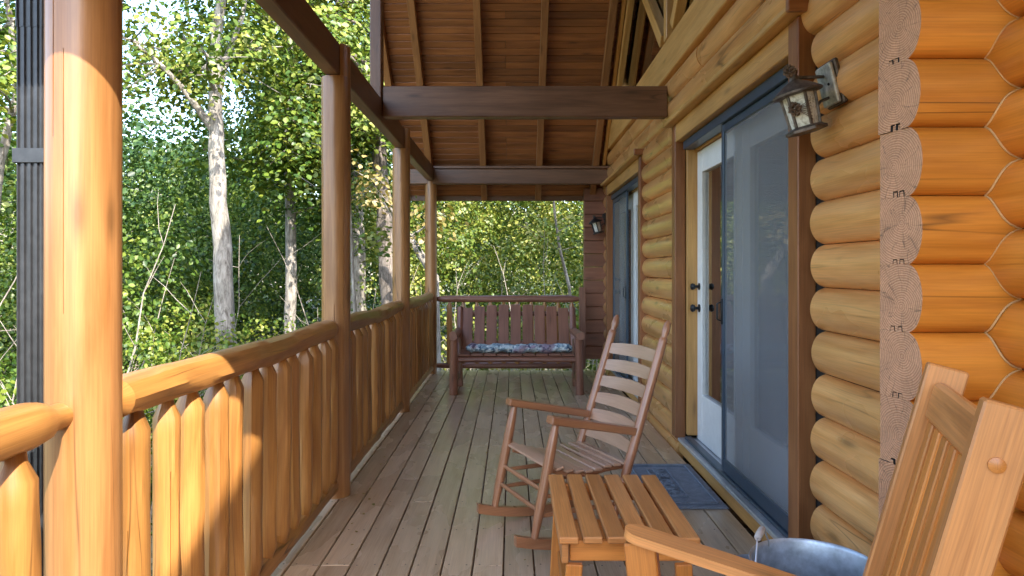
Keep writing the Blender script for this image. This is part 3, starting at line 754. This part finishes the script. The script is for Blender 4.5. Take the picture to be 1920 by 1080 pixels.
# ------------------------------------------------------------------ slatted side table
tb = thing('side_table', (.37, 2.46, 0), 'small cedar slatted side table between the two chairs', 'table')
TX0, TX1, TY0, TY1, TZ = .148, .588, 2.13, 2.79, .462
nw = 6; sw = (TX1 - TX0 - .0145 * 5) / 6
for k in range(nw):
    x = TX0 + k * (sw + .0145); e = random.uniform(-.004, .004)
    obj('slat', MB().box((x, TY0 + e, TZ - .022), (x + sw, TY1 + e, TZ), .004), 'cedar', tb)
for y in (TY0 + .035, TY1 - .055): obj('apron', MB().box((TX0 + .035, y, TZ - .088), (TX1 - .035, y + .022, TZ - .0235), .003), 'cedarslat', tb)
for x in (TX0 + .008, TX1 - .030): obj('side_apron', MB().box((x, TY0 + .012, TZ - .086), (x + .022, TY1 - .02, TZ - .0235), .003), 'cedar', tb)
for x, sx in ((TX0 + .048, -1), (TX1 - .048, 1)):
    for y in (TY0 + .022, TY1 - .03):
        obj('leg', MB().bar((x + sx * .02, y, 0), (x, y, TZ - .0895), .052, .024, (1, 0, 0), .003), 'cedarslat', tb)
    obj('leg_rail', MB().box((x - .012, TY0 + .036, .12), (x + .012, TY1 - .045, .17), .003), 'cedarslat', tb)
obj('stretcher', MB().box((TX0 + .062, TY0 + .30, .118), (TX1 - .062, TY0 + .40, .14), .003), 'cedar', tb)
obj('lower_shelf', MB().box((TX0 + .062, TY1 - .15, .24), (TX1 - .062, TY1 - .13, .33), .003), 'cedar', tb)

# ------------------------------------------------------------------ slat-back cedar chair at the right
ang = math.atan2(.37, -.929)
sx_ = Vector((-.929, .37)); a_ = Vector((.37, .929))
mid = (Vector((.947, 1.564)) + Vector((.764, 1.104))) / 2
cc = rot_thing('cedar_armchair', (mid.x, mid.y, 0), ang, 'orange cedar armchair with vertical back slats and flat arms at lower right', 'armchair')
# local: +x front, +y = left of front ; near side is +y? front=(-.929,.37) -> left = (-.37,-.929) = near
HW = .2475; LEAN = .255; ZT = 1.08
def cp_(z, off=0.): return (ZT - z) * LEAN + off       # front edge x of the posts at height z
TH = .034; DP = .082
for s in (1, -1):
    y = s * (HW - TH / 2) if s == 1 else s * (HW - TH / 2)
    p0 = Vector((cp_(.10) - DP / 2, y, .10)); p1 = Vector((cp_(ZT) - DP / 2, y, ZT))
    po = obj('back_post', MB().bar(p0, p1, DP, TH, (1, 0, 0), .004), 'cedar', cc)
    z = .985; pq = Vector((cp_(z) - DP * .5, y + s * (TH / 2), z))
    obj('wood_plug', MB().tube([pq - Vector((0, s * .004, 0)), pq + Vector((0, s * .003, 0)), pq + Vector((0, s * .006, 0))], [.0135, .013, .006], 14), 'cedarslat', po)
    # arm
    yo = s * (HW + .010); a0 = Vector((.70, yo, .588)); a1 = Vector((.10, yo, .478)); m = MB()
    pr = []; L = (a0 - a1).length
    for k in range(9):
        t_ = math.pi / 2 - math.pi * k / 8; pr.append((L - .042 + .042 * math.cos(t_), .042 * math.sin(t_)))
    pr = [(0, .036)] + pr + [(0, -.036)]
    dirv = (a0 - a1).normalized(); nv = Vector((-dirv.z, 0, dirv.x)); nP = len(pr)
    for th in (0, .024):
        for (u, v_) in pr: m.v.append(a1 + dirv * u + Vector((0, v_, 0)) + nv * th)
    for k in range(nP):
        k2 = (k + 1) % nP; m.face((k2, k, nP + k, nP + k2), [(pr[k2][0], 0), (pr[k][0], 0), (pr[k][0], .024), (pr[k2][0], .024)], 0, 0 < k < 10)
    m.face(range(nP), [p for p in pr]); m.face([nP + k for k in reversed(range(nP))], [pr[k] for k in reversed(range(nP))])
    obj('arm', m, 'cedar', cc)
    obj('front_leg', MB().bar((.60, yo - s * .005, 0.06), (.655, yo - s * .005, .576), .085, .034, (1, 0, 0), .004), 'cedarslat', cc)
    pr = [(.80 - 1.0 * k / 14, 1.35 - math.sqrt(1.35 ** 2 - (.80 - 1.0 * k / 14 - .35) ** 2)) for k in range(15)]
    pr += [(u, z + .07) for u, z in reversed(pr)]
    obj('rocker_runner', MB().prism([(u, z + .001) for u, z in pr], 1, yo - s * .005 - .017, yo - s * .005 + .017), 'cedar', cc)
    obj('seat_rail', MB().bar((.66, s * (HW - .055), .36), (.16, s * (HW - .055), .28), .024, .07, (0, 1, 0), .003), 'cedar', cc)
yi = HW - TH - .001
zr = 1.005
tr_ = MB(); p = Vector((cp_(zr) - DP * .42, 0, zr))
obj('top_rail', MB().bar(p + Vector((0, -yi, 0)), p + Vector((0, yi, 0)), .088, .030, (-LEAN, 0, 1), .010), 'cedar', cc)
p = Vector((cp_(.36) - DP * .42, 0, .36)); obj('lower_rail', MB().bar(p + Vector((0, -yi, 0)), p + Vector((0, yi, 0)), .08, .028, (-LEAN, 0, 1), .004), 'cedar', cc)
ns = 6
for k in range(ns):
    y = -yi + (k + .5) * (2 * yi / ns); z0, z1 = .398, .962
    obj('back_slat', MB().bar((cp_(z0) - DP * .42, y, z0), (cp_(z1) - DP * .42, y, z1), .014, .044, (1, 0, 0), .003), 'cedarslat', cc)
for k in range(8):
    u = .66 - .065 * k; z = .405 - (.66 - u) * .16; obj('seat_slat', MB().bar((u, -HW + .03, z), (u, HW - .03, z), .055, .018, (1, 0, .16), .003), 'cedar', cc)

# ------------------------------------------------------------------ galvanised tubs
def lathe(prof, cx, cy, n=40):
    return MB().tube([(cx, cy, z) for r, z in prof], [r for r, z in prof], n, cap=False)
tu = thing('galvanised_tub', (.925, 2.09, 0), 'grey galvanised metal tub with wooden grip handle beside the cedar armchair', 'tub')
c = (.925, 2.09)
prof = [(.001, .004), (.145, .004), (.150, .006), (.172, .24), (.176, .243), (.176, .252), (.173, .255), (.184, .392), (.189, .394), (.190, .400), (.188, .404), (.184, .402), (.180, .392), (.1685, .258), (.172, .252), (.171, .245), (.167, .24), (.145, .010), (.001, .010)]
m = MB(); N = 44; 
for (r, z) in prof:
    for q in range(N): m.v.append(Vector((c[0] + r * math.cos(6.28318 * q / N), c[1] + r * math.sin(6.28318 * q / N), z)))
for i in range(len(prof) - 1):
    for q in range(N):
        q2 = (q + 1) % N; m.face((i * N + q, i * N + q2, (i + 1) * N + q2, (i + 1) * N + q), [(0, 0)] * 4, 0, True)
obj('bucket_body', m, 'galv', tu, 50)
hp = [P(1442, 1024, 2.19), P(1440, 1012, 2.18), P(1434, 996, 2.165), P(1430, 990, 2.15), P(1424, 1000, 2.10), P(1420, 1012, 2.06), P(1418, 1040, 2.01), P(1415, 1078, 1.985)]
hb_ = obj('handle', MB().tube(hp, .0028, 8), 'alu', tu)
obj('grip', MB().tube([P(1430.5, 991, 2.15), P(1429, 993, 2.14), P(1424, 1001, 2.10), P(1421, 1008, 2.075), P(1420.5, 1010, 2.07)], [.008, .011, .0115, .011, .008], 12), 'grip', hb_)
t2 = thing('galvanised_bucket', (.875, 2.42, 0), 'smaller dull metal bucket half hidden behind the galvanised tub', 'bucket')
m = MB(); c = (.868, 2.415)
prof = [(.001, .004), (.075, .004), (.098, .242), (.102, .245), (.102, .25), (.098, .252), (.094, .245), (.072, .01), (.001, .01)]
for (r, z) in prof:
    for q in range(N): m.v.append(Vector((c[0] + r * math.cos(6.28318 * q / N), c[1] + r * math.sin(6.28318 * q / N), z)))
for i in range(len(prof) - 1):
    for q in range(N):
        q2 = (q + 1) % N; m.face((i * N + q, i * N + q2, (i + 1) * N + q2, (i + 1) * N + q), [(0, 0)] * 4, 0, True)
obj('bucket_body', m, 'galvdark', t2, 50)

# ------------------------------------------------------------------ doormat
dm = thing('doormat', (.95, 4.1, 0), 'grey blue rubber doormat with raised letters before the near patio door', 'doormat')
obj('mat_base', MB().box((.735, 3.69, .002), (1.172, 4.53, .011), .004), 'mat', dm)
def frame(nm, x0, x1, y0, y1, wd, z0, z1):
    m = MB(); m.box((x0, y0, z0), (x0 + wd, y1, z1), .002); m.box((x1 - wd, y0, z0), (x1, y1, z1), .002)
    m.box((x0 + wd, y0, z0), (x1 - wd, y0 + wd, z1 - .0003), .002); m.box((x0 + wd, y1 - wd, z0), (x1 - wd, y1, z1 - .0003), .002)
    obj(nm, m, 'mat', dm)
frame('raised_border', .77, 1.137, 3.745, 4.475, .014, .0112, .023); frame('raised_panel', .86, 1.0, 3.86, 4.38, .012, .0112, .023)
tc = bpy.data.curves.new('letters', 'FONT'); tc.body = 'WELCOME'; tc.size = .105; tc.extrude = .006; tc.align_x = 'CENTER'; tc.align_y = 'CENTER'; tc.space_character = 1.02
to = bpy.data.objects.new('letters', tc); COL.objects.link(to)
bpy.context.view_layer.update()
me = bpy.data.meshes.new_from_object(to.evaluated_get(bpy.context.evaluated_depsgraph_get())); bpy.data.objects.remove(to)
me.materials.clear(); me.materials.append(M['mat']); lt = bpy.data.objects.new('raised_letters', me); link(lt, dm, (.93, 4.12, .0175)); lt.rotation_euler.z = R(-90)

# ------------------------------------------------------------------ wall lamps
def lantern(loc, label, mats=('iron', 'plate'), sc=1., rust=True):
    L = thing('wall_lamp', loc, label, 'lamp', 'wall lanterns on the log wall', True); L.rotation_euler = (0, R(-14), 0); L.scale = (sc,) * 3
    fr, pl = mats
    obj('wall_plate', MB().box((-.022, -.058, -.075), (-.006, .058, .075), .005), pl, L)
    obj('plate_rim', MB().box((-.0055, -.066, -.083), (.012, .066, .083), .005), fr, L)
    cx, cz = -.132, -.066
    def ring(r, k, z, n=6, a0=R(30)): return Vector((cx + r * math.cos(a0 + k * 2 * math.pi / n), r * math.sin(a0 + k * 2 * math.pi / n), cz + z))
    rb, rt, zb, zt = .052, .060, -.062, .058
    obj('lamp_base', MB().tube([(cx, 0, cz + z) for z in (-.086, -.082, -.072, -.066, -.062)], [.055, .074, .074, .062, .060], 6, a0=R(30), sm=False), fr, L)
    obj('lamp_roof', MB().tube([(cx, 0, cz + z) for z in (.056, .060, .068, .072, .084, .098, .112, .118, .132)], [.070, .088, .088, .082, .066, .044, .020, .016, .016], 24), fr, L, 35)
    obj('finial', MB().tube([(cx, 0, cz + z) for z in (.130, .136, .146, .156, .162)], [.010, .018, .020, .013, .003], 10), 'cone', L)
    for k in range(6):
        obj('glazing_bar', MB().bar(ring(rb, k, zb), ring(rt, k, zt), .010, .010, (math.cos(R(30) + k * math.pi / 3), math.sin(R(30) + k * math.pi / 3), 0), .002), fr, L)
        a, b, c_, d = ring(rb - .003, k, zb), ring(rb - .003, k + 1, zb), ring(rt - .003, k + 1, zt), ring(rt - .003, k, zt)
        m = MB(); ctr = (a + b + c_ + d) / 4 - Vector((cx, 0, cz)); nn = (b - a).cross(d - a).normalized() * .003
        for p in (a, b, c_, d, a - nn, b - nn, c_ - nn, d - nn): m.v.append(p)
        for q in ((0, 1, 2, 3), (7, 6, 5, 4), (0, 4, 5, 1), (1, 5, 6, 2), (2, 6, 7, 3), (3, 7, 4, 0)): m.face(q, [(0, 0)] * 4)
        obj('glass_pane', m, 'lampglass', L)
    obj('bracket_arm', MB().tube([(-.02, 0, .035), (-.07, 0, .045), (cx, 0, cz + .125)], .0065, 8), fr, L)
    obj('bracket_arm', MB().tube([(-.02, .0, -.045), (-.055, 0, -.05), (cx + .058, 0, cz + .0)], .0055, 8), fr, L)
    for y, z in ((-.025, .0), (.025, .008)): obj('screw', MB().tube([(-.0225, y, z), (-.027, y, z)], .005, 8), 'black', L)
    if rust:
        for (px, py, pz, r) in ((cx - .045, -.050, cz + .005, .020), (cx - .012, -.008, cz + .150, .019)):
            m = MB()
            for k in range(26):
                t_ = k / 25; a = k * 2.4; rr = r * math.sin(math.pi * (.12 + .8 * t_)); pz_ = pz + (t_ - .5) * r * 2.2
                p = Vector((px + rr * math.cos(a), py + rr * math.sin(a), pz_)); d_ = Vector((math.cos(a), math.sin(a), .4)) * .006
                m.tube([p - d_, p, p + d_], [.005, .006, .002], 5)
            obj('pine_cone', m, 'cone', L)
        m = MB()
        for k in range(7):
            a = -.25 + k * .09; s = Vector((cx - .048, -.052, cz + .004)); e = s + Vector((.03, -.012 - .003 * k, .045 * math.sin(a * 3) - .02)) + Vector((.02, -.002, 0))
            m.tube([s, (s + e) / 2 + Vector((0, -.006, 0)), e], .0012, 4)
        obj('pine_needles', m, 'cone', L)
    return L
lantern((1.185, 2.53, 1.985), 'rusty six sided wall lantern with pine cones beside the near patio door')
lantern((1.182, 8.62, 1.93), 'small dark wall lantern beyond the far patio door', ('black', 'black'), 1., False)

# ------------------------------------------------------------------ glider bench and cushion
be = thing('glider_bench', (.05, 7.4, 0), 'brown log glider bench with nine back slats at the far end of porch', 'bench')
XL, XR = -.605, .70
for s, x in ((-1, XL), (1, XR)):
    obj('front_leg', MB().tube([(x, 7.09, .0), (x, 7.09, .28), (x + s * -.004, 7.09, .585)], [.047, .046, .043], 14, rf=shaved(3 + s)), 'bench', be, 30)
    obj('rear_leg', MB().tube([(x + .02, 7.62, .0), (x + .01, 7.62, .30), (x, 7.70, .585)], [.045, .044, .040], 14, rf=shaved(8 + s)), 'bench', be, 30)
    obj('arm', MB().tube([(x, 6.985, .615), (x, 7.1, .612), (x, 7.5, .605), (x - .01, 7.86, .60)], [.047, .048, .046, .042], 14, rf=shaved(14 + s)), 'bench', be, 30)
    obj('side_rail', MB().tube([(x, 7.06, .13), (x, 7.66, .13)], [.036, .036], 12, rf=shaved(17 + s)), 'bench', be, 30)
    obj('hanger_bar', MB().box((x - s * .055 - .008, 7.2, .15), (x - s * .055 + .008, 7.235, .57), .003), 'beam', be)
    xb = x - s * .012
    obj('back_post', MB().tube([(xb, 7.60, .33), (xb, 7.74, .62), (xb, 7.84, .86)], [.040, .041, .040], 14, rf=shaved(23 + s)), 'bench', be, 30)
obj('seat_rail', MB().tube([(XL + .04, 7.17, .355), (0, 7.17, .357), (XR - .04, 7.17, .355)], .034, 14, rf=shaved(31)), 'bench', be, 30)
obj('seat_rail', MB().tube([(XL + .04, 7.62, .335), (0, 7.62, .335), (XR - .04, 7.62, .335)], .034, 14, rf=shaved(32)), 'bench', be, 30)
for z, y in ((.47, 7.715), (.79, 7.855)):
    obj('back_rail', MB().tube([(XL + .02, y, z), (0, y, z), (XR - .02, y, z)], .026, 12), 'bench', be)
x0 = -.572; pw = (.655 + .572) / 9
for k in range(9):
    q = (k - 4) / 4; zt = .895 - .04 * q * q; xa = x0 + pw * k + .009
    yb_ = lambda z: 7.63 + (z - .36) * .40
    obj('back_slat', MB().bar((xa + (pw - .018) / 2, yb_(.37), .37), (xa + (pw - .018) / 2, yb_(zt), zt), pw - .020, .022, (1, 0, 0), .004), 'bench', be)
    obj('seat_slat', MB().box((xa, 7.145, .391), (xa + pw - .016, 7.615, .409), .004), 'bench', be)
m = MB(); N = 60; pts = []; rd = []
for k in range(N + 1):
    u = k / N; pts.append((-.492 + 1.15 * u, 7.30 + .012 * math.sin(9 * u), .455 + .006 * math.sin(23 * u))); rd.append(.046 * min(1, .35 + 12 * min(u, 1 - u)) * (1 + .10 * math.sin(40 * u) * math.sin(13 * u + 1)))
m.tube(pts, rd, 18, rf=lambda u, a: 1 + .08 * math.sin(4 * a + 55 * u) + .06 * math.sin(7 * a - 90 * u), ell=(1.0, 1.5))
cu_ = tag(obj('bench_cushion', m, 'floral', None, 60), 'rolled blue and pink floral cushion lying on the glider bench seat', 'cushion')

# ------------------------------------------------------------------ trees
LEAF = np.array([(0, 0, 0), (-.30, .28, .09), (-.36, .62, .10), (0, 1.0, 0), (.36, .62, .10), (.30, .28, .09)])
def leaf_mesh(name, cen, size, up=.7, seed=1, mat='leaf'):
    g = np.random.default_rng(seed); n = len(cen)
    nz = g.normal(size=(n, 3)); nz[:, 2] = np.abs(nz[:, 2]) * .7 + up; nz /= np.linalg.norm(nz, axis=1)[:, None]
    ax = g.normal(size=(n, 3)); ax[:, 2] -= .4; ax -= nz * (ax * nz).sum(1)[:, None]; ax /= np.linalg.norm(ax, axis=1)[:, None]
    bx = np.cross(ax, nz); s = (size * g.uniform(.6, 1.35, n))[:, None, None]
    T = LEAF; v = (bx[:, None, :] * T[None, :, 0:1] + ax[:, None, :] * T[None, :, 1:2] + nz[:, None, :] * T[None, :, 2:3]) * s + cen[:, None, :]
    v = v.reshape(-1, 3); b = (np.arange(n) * 6)[:, None]
    f = np.concatenate([b + np.array([0, 1, 2, 3]), b + np.array([3, 4, 5, 0])], 1).reshape(-1)
    me = bpy.data.meshes.new(name); me.vertices.add(len(v)); me.vertices.foreach_set('co', v.ravel().astype(np.float32))
    me.loops.add(len(f)); me.loops.foreach_set('vertex_index', f.astype(np.int32)); me.polygons.add(len(f) // 4)
    me.polygons.foreach_set('loop_start', (np.arange(len(f) // 4) * 4).astype(np.int32)); me.polygons.foreach_set('loop_total', np.full(len(f) // 4, 4, np.int32))
    me.materials.append(M[mat]); me.update(); return me
def clumps(centers, per, spread, seed):
    g = np.random.default_rng(seed); c = np.repeat(np.asarray(centers), per, 0)
    return c + g.normal(size=c.shape) * np.array(spread)
def limb(mb, p0, p1, r0, r1, n=7, wob=.06, k=8, rr=random):
    p0 = Vector(p0); p1 = Vector(p1); L = (p1 - p0).length; pts = []
    a = Vector((rr.uniform(-1, 1), rr.uniform(-1, 1), rr.uniform(-.4, .6))) * wob * L
    for i in range(n + 1):
        t = i / n; pts.append(p0.lerp(p1, t) + a * math.sin(math.pi * t) + Vector((rr.uniform(-1, 1), rr.uniform(-1, 1), rr.uniform(-1, 1))) * wob * .12 * L * (0 < t < 1))
    mb.tube(pts, [r0 + (r1 - r0) * i / n for i in range(n + 1)], k); return pts
def tree(name, path, rad, label, bark_, limbs=(), nb=10, zmin=3., reach=1.6, leaves=70, mat='leaf', size=.085, seed=3, spread=.33, group='trees beside the porch'):
    """path: list of trunk points from the ground up; limbs: extra explicit polylines with radii"""
    rr = random.Random(seed); base = Vector(path[0]); t = thing(name, base, label, 'tree', group)
    mb = MB(); N = len(path); pts = [Vector(p) for p in path]; fine = []
    for i in range(N - 1):
        for q in range(4): fine.append(pts[i].lerp(pts[i + 1], q / 4) + Vector((rr.uniform(-1, 1), rr.uniform(-1, 1), 0)) * rad * .12)
    fine.append(pts[-1]); nf = len(fine)
    ph = [rr.uniform(0, 6.28) for _ in range(3)]
    mb.tube(fine, [rad * (1.15 - .85 * i / (nf - 1)) for i in range(nf)], 14, rf=lambda u, a: 1 + .06 * math.sin(3 * a + 9 * u + ph[0]) + .05 * math.sin(5 * a - 17 * u + ph[1]))
    tips = []
    for lp, r in limbs:
        l = [Vector(p) for p in lp]; mb.tube(l, [r * (1 - .75 * i / (len(l) - 1)) for i in range(len(l))], 8); tips += l[1:]
        for q in range(5):
            s = l[rr.randrange(1, len(l))]; e = s + Vector((rr.uniform(-1, 1), rr.uniform(-1, 1), rr.uniform(-.5, .8))) * .8
            w_ = limb(mb, s, e, r * .3, .006, 4, rr=rr, k=5); tips += w_[2:]
    up_ = [p for p in fine if p.z > zmin] or fine[-2:]
    for q in range(nb):
        s = rr.choice(up_); a = rr.uniform(0, 6.28); l = reach * rr.uniform(.5, 1.1)
        e = s + Vector((math.cos(a) * l, math.sin(a) * l, rr.uniform(-.2, .7) * l)); w_ = limb(mb, s, e, rad * .3, rad * .06, 6, rr=rr, k=6); tips += w_[3:]
        for q2 in range(3):
            s2 = w_[rr.randrange(2, 7)]; e2 = s2 + Vector((rr.uniform(-1, 1), rr.uniform(-1, 1), rr.uniform(-.6, .6))) * .55 * reach * .6
            w2 = limb(mb, s2, e2, rad * .1, .004, 4, rr=rr, k=4); tips += w2[2:]
    obj('trunk', mb, bark_, t, 60)
    if leaves:
        cen = clumps([tuple(p) for p in tips], leaves, (spread, spread, spread * .7), seed)
        me = leaf_mesh('crown', cen - np.array(base), size, .5, seed, mat); o = bpy.data.objects.new('crown', me); link(o, t, tuple(base))
    return t
def G(x, y): return gz(x, y) - .1
def trunk_path(px, D, extra=()):
    pts = [P(x, y, D) for x, y in px]; b = pts[0]; g0 = Vector((b.x + (b.x - pts[1].x) * .3, b.y, G(b.x, b.y))); return [g0] + pts
tree('pale_tree', trunk_path([(428, 680), (416, 460), (408, 300), (402, 200), (405, 90), (420, -60), (440, -260)], 9.0), .128,
     'tall pale barked tree with forked trunk seen between the nearest two posts', 'barkpale',
     limbs=[([P(404, 250, 9), P(372, 205, 8.9), P(345, 168, 8.8), P(300, 120, 8.6), P(246, 76, 8.5), P(180, 50, 8.4)], .055),
            ([P(404, 190, 9), P(425, 110, 9.2), P(455, 30, 9.4), P(470, -60, 9.5)], .06)],
     nb=11, zmin=3.6, reach=1.3, leaves=34, mat='leafy', size=.075, seed=11, spread=.24)
tree('dark_tree', trunk_path([(734, 560), (722, 430), (712, 300), (704, 200), (700, 60), (698, -80)], 11.0), .155,
     'dark rough barked tree between the second and third posts', 'barkdark', nb=12, zmin=3.2, reach=1.5, leaves=40, mat='leafy', seed=21, spread=.3)
tree('leaning_tree', trunk_path([(670, 560), (664, 300), (655, 160), (643, 60), (630, -40), (612, -180)], 12.5), .16,
     'grey trunk rising behind the beam at the second post', 'barkpale', nb=12, zmin=3.8, reach=1.8, leaves=46, mat='leafy', seed=31, spread=.34)
tree('sapling', trunk_path([(668, 640), (660, 480), (655, 330), (653, 200), (650, 90)], 8.0), .022, 'thin pale sapling stem just right of the second post', 'twig', nb=7, zmin=1.2, reach=.7, leaves=10, mat='leafy', seed=41, spread=.2, size=.06, group='thin saplings')
tree('sapling', trunk_path([(1068, 540), (1050, 470), (1040, 400), (1036, 340), (1030, 260)], 11.5), .030, 'slender crooked sapling seen above the right end of glider bench', 'twig', nb=8, zmin=1.0, reach=.8, leaves=16, mat='leafy', seed=43, spread=.25, size=.07, group='thin saplings')
tree('broken_tree', trunk_path([(815, 520), (790, 480), (768, 445), (740, 405), (715, 375)], 10.2), .075, 'fallen leaning tree limb between the third and farthest posts', 'barkpale', nb=3, zmin=1.4, reach=.8, leaves=10, mat='leaftan', seed=47, spread=.2)
tree('edge_tree', trunk_path([(-40, 700), (-20, 480), (0, 300), (30, 180), (20, 40), (-10, -120)], 8.0), .07, 'thin tree at the left edge behind the downspout', 'barkpale', nb=14, zmin=1.5, reach=1.2, leaves=30, mat='leaf', seed=51, spread=.28, size=.07)
tree('green_tree', trunk_path([(545, 640), (545, 440), (540, 280), (548, 130), (540, 0), (545, -140)], 11.5), .10, 'leafy green tree just left of the second post', 'barkpale', nb=22, zmin=2.0, reach=1.5, leaves=60, mat='leaf', seed=61, spread=.36)

# the rest of the wood: one mass of leaves
g = np.random.default_rng(99)
def mass(name, spec, per, spread, size, mat, seed, up=.55):
    out = []
    for (cx, cy, cz, rx, ry, rz, n) in spec:
        d = g.normal(size=(n, 3)); d /= np.linalg.norm(d, axis=1)[:, None]; d *= (g.uniform(.25, 1, n) ** .45)[:, None]
        out.append(d * np.array([rx, ry, rz]) + np.array([cx, cy, cz]))
    c = np.concatenate(out); c = c[c[:, 2] > np.array([gz(x, y) for x, y, z in c])]
    cen = clumps(c, per, spread, seed); me = leaf_mesh(name, cen, size, up, seed, mat); o = bpy.data.objects.new(name, me); COL.objects.link(o); return o
spec = []
# shrubs along the left
for (x, y) in [(-5.6, 4.6), (-4.4, 5.8), (-5.4, 7.2), (-4.2, 8.4), (-4.9, 9.8), (-3.6, 11), (-7.4, 6), (-7, 8.6), (-6.4, 11.4), (-9, 5), (-9.4, 8), (-8.6, 11)]:
    spec.append((x, y, gz(x, y) + 1.0, 1.15, 1.15, 1.35 + .25 * math.sin(x * 3 + y), 60))
o = mass('undergrowth', spec, 62, (.17, .17, .11), .056, 'leaf', 5, .3); tag(o, 'tangled green shrubs growing on the slope beside the porch railing', 'shrubs', None, 'stuff')
spec = []
tl = [(-7.8, 12.2, .6, 2.0, 1.7), (-5.3, 13.6, 3.0, 1.7, 3.0), (-4.4, 14, 6.2, 1.5, 2.6), (-10.5, 14, 2.0, 2.2, 2.4), (-6.9, 17, 1.4, 2.2, 2.0),
      (-3.0, 13, 4.2, 1.3, 3.8), (-2.2, 15.5, 4.0, 1.6, 4.2), (-13, 14, 3, 2.2, 3.0), (-4.8, 17, 6.5, 2.0, 3.2), (-9, 19, 2.2, 2.4, 2.4), (-5.9, 10.4, .9, 1.3, 1.9), (-10.5, 11, 1.6, 1.6, 2.6), (-9.2, 9.4, .8, 1.4, 2.2)]
for (x, y, z, r, h) in tl: spec.append((x, y, z, r, r, h, int(52 * r * r)))
o = mass('woodland', spec, 60, (.22, .22, .14), .075, 'leafd', 6, .3); tag(o, 'mass of deep green woodland trees rising beyond the railing', 'woodland', None, 'stuff')
spec = []
for (x, y, z, r, h) in [(-1.2, 13, .6, 1.5, 2.3), (.8, 12.6, .4, 1.5, 2.2), (2.6, 13.2, .8, 1.6, 2.6), (-.4, 15, 2.6, 1.8, 2.6), (1.8, 15.4, 2.8, 1.9, 2.8), (4.4, 14, 2, 1.8, 3), (3.6, 16.6, 4, 2, 3), (-2.8, 13.4, .6, 1.2, 2.2), (-1.6, 16.5, 3.4, 2.0, 3.2), (.6, 18, 4, 2.2, 3)]:
    spec.append((x, y, z, r, r, h, int(56 * r * r)))
o = mass('hillside_thicket', spec, 60, (.19, .19, .13), .066, 'leafy', 7, .3); tag(o, 'sunlit yellow green thicket beyond the far end of the porch', 'thicket', None, 'stuff')
spec = [(x, y, gz(x, y) + .5, 1.0, .9, .9, 26) for (x, y) in [(-1.6, 11.2), (-.2, 10.9), (1.2, 11.0), (2.6, 11.3), (-2.9, 11.2), (-3.2, 9.6), (-2.6, 10.2)]]
o = mass('dry_brush', spec, 40, (.18, .18, .14), .05, 'leaftan', 8); tag(o, 'pale dry brush low on the ground past the end railing', 'brush', None, 'stuff')
spec = []
for k in range(34):
    a = R(58 + 96 * (k / 33)) ; d = 27 + 5 * math.sin(k * 2.3); x, y = d * math.cos(a) , d * math.sin(a)
    ratio = x / y; low = -.60 < ratio < -.36
    h = 3.1 if low else 5.5; spec.append((x, y, gz(x, y) + h, 2.6, 2.6, h + .8, 200))
o = mass('far_woodland', spec, 30, (.42, .42, .34), .17, 'leaffar', 9); tag(o, 'distant woodland backdrop on the rising hillside', 'woodland', None, 'stuff')
# dry leaf scraps blown onto the deck
n_ = 70; cx_ = np.where(g.random(n_) < .6, g.uniform(-.98, -.75, n_), g.uniform(-.9, 1.1, n_)); cy_ = g.uniform(2.2, 8.4, n_)
me = leaf_mesh('fallen_leaves', np.stack([cx_, cy_, np.full(n_, .006)], 1), .022, 6., 17, 'leaftan'); o = bpy.data.objects.new('fallen_leaves', me); COL.objects.link(o)
tag(o, 'small dry leaf scraps scattered on the deck boards', 'leaves', None, 'stuff')
# bare twigs woven through the thicket
m = MB(); rr = random.Random(4)
for k in range(70):
    if k < 40: x, y = rr.uniform(-3.4, 3), rr.uniform(10.6, 12.2)
    else: x, y = rr.uniform(-6, -3.6), rr.uniform(4, 10)
    z = gz(x, y); s = Vector((x, y, z)); e = s + Vector((rr.uniform(-.9, .9), rr.uniform(-.4, .4), rr.uniform(1.6, 3.8)))
    w_ = limb(m, s, e, rr.uniform(.008, .018), .003, 6, .1, 5, rr)
    for q in range(4):
        s2 = w_[rr.randrange(2, 6)]; limb(m, s2, s2 + Vector((rr.uniform(-.7, .7), rr.uniform(-.4, .4), rr.uniform(-.1, .7))), .005, .002, 4, .1, 4, rr)
tag(obj('bare_twigs', m, 'twig'), 'bare pale twigs sticking up through the brush', 'twigs', None, 'stuff')
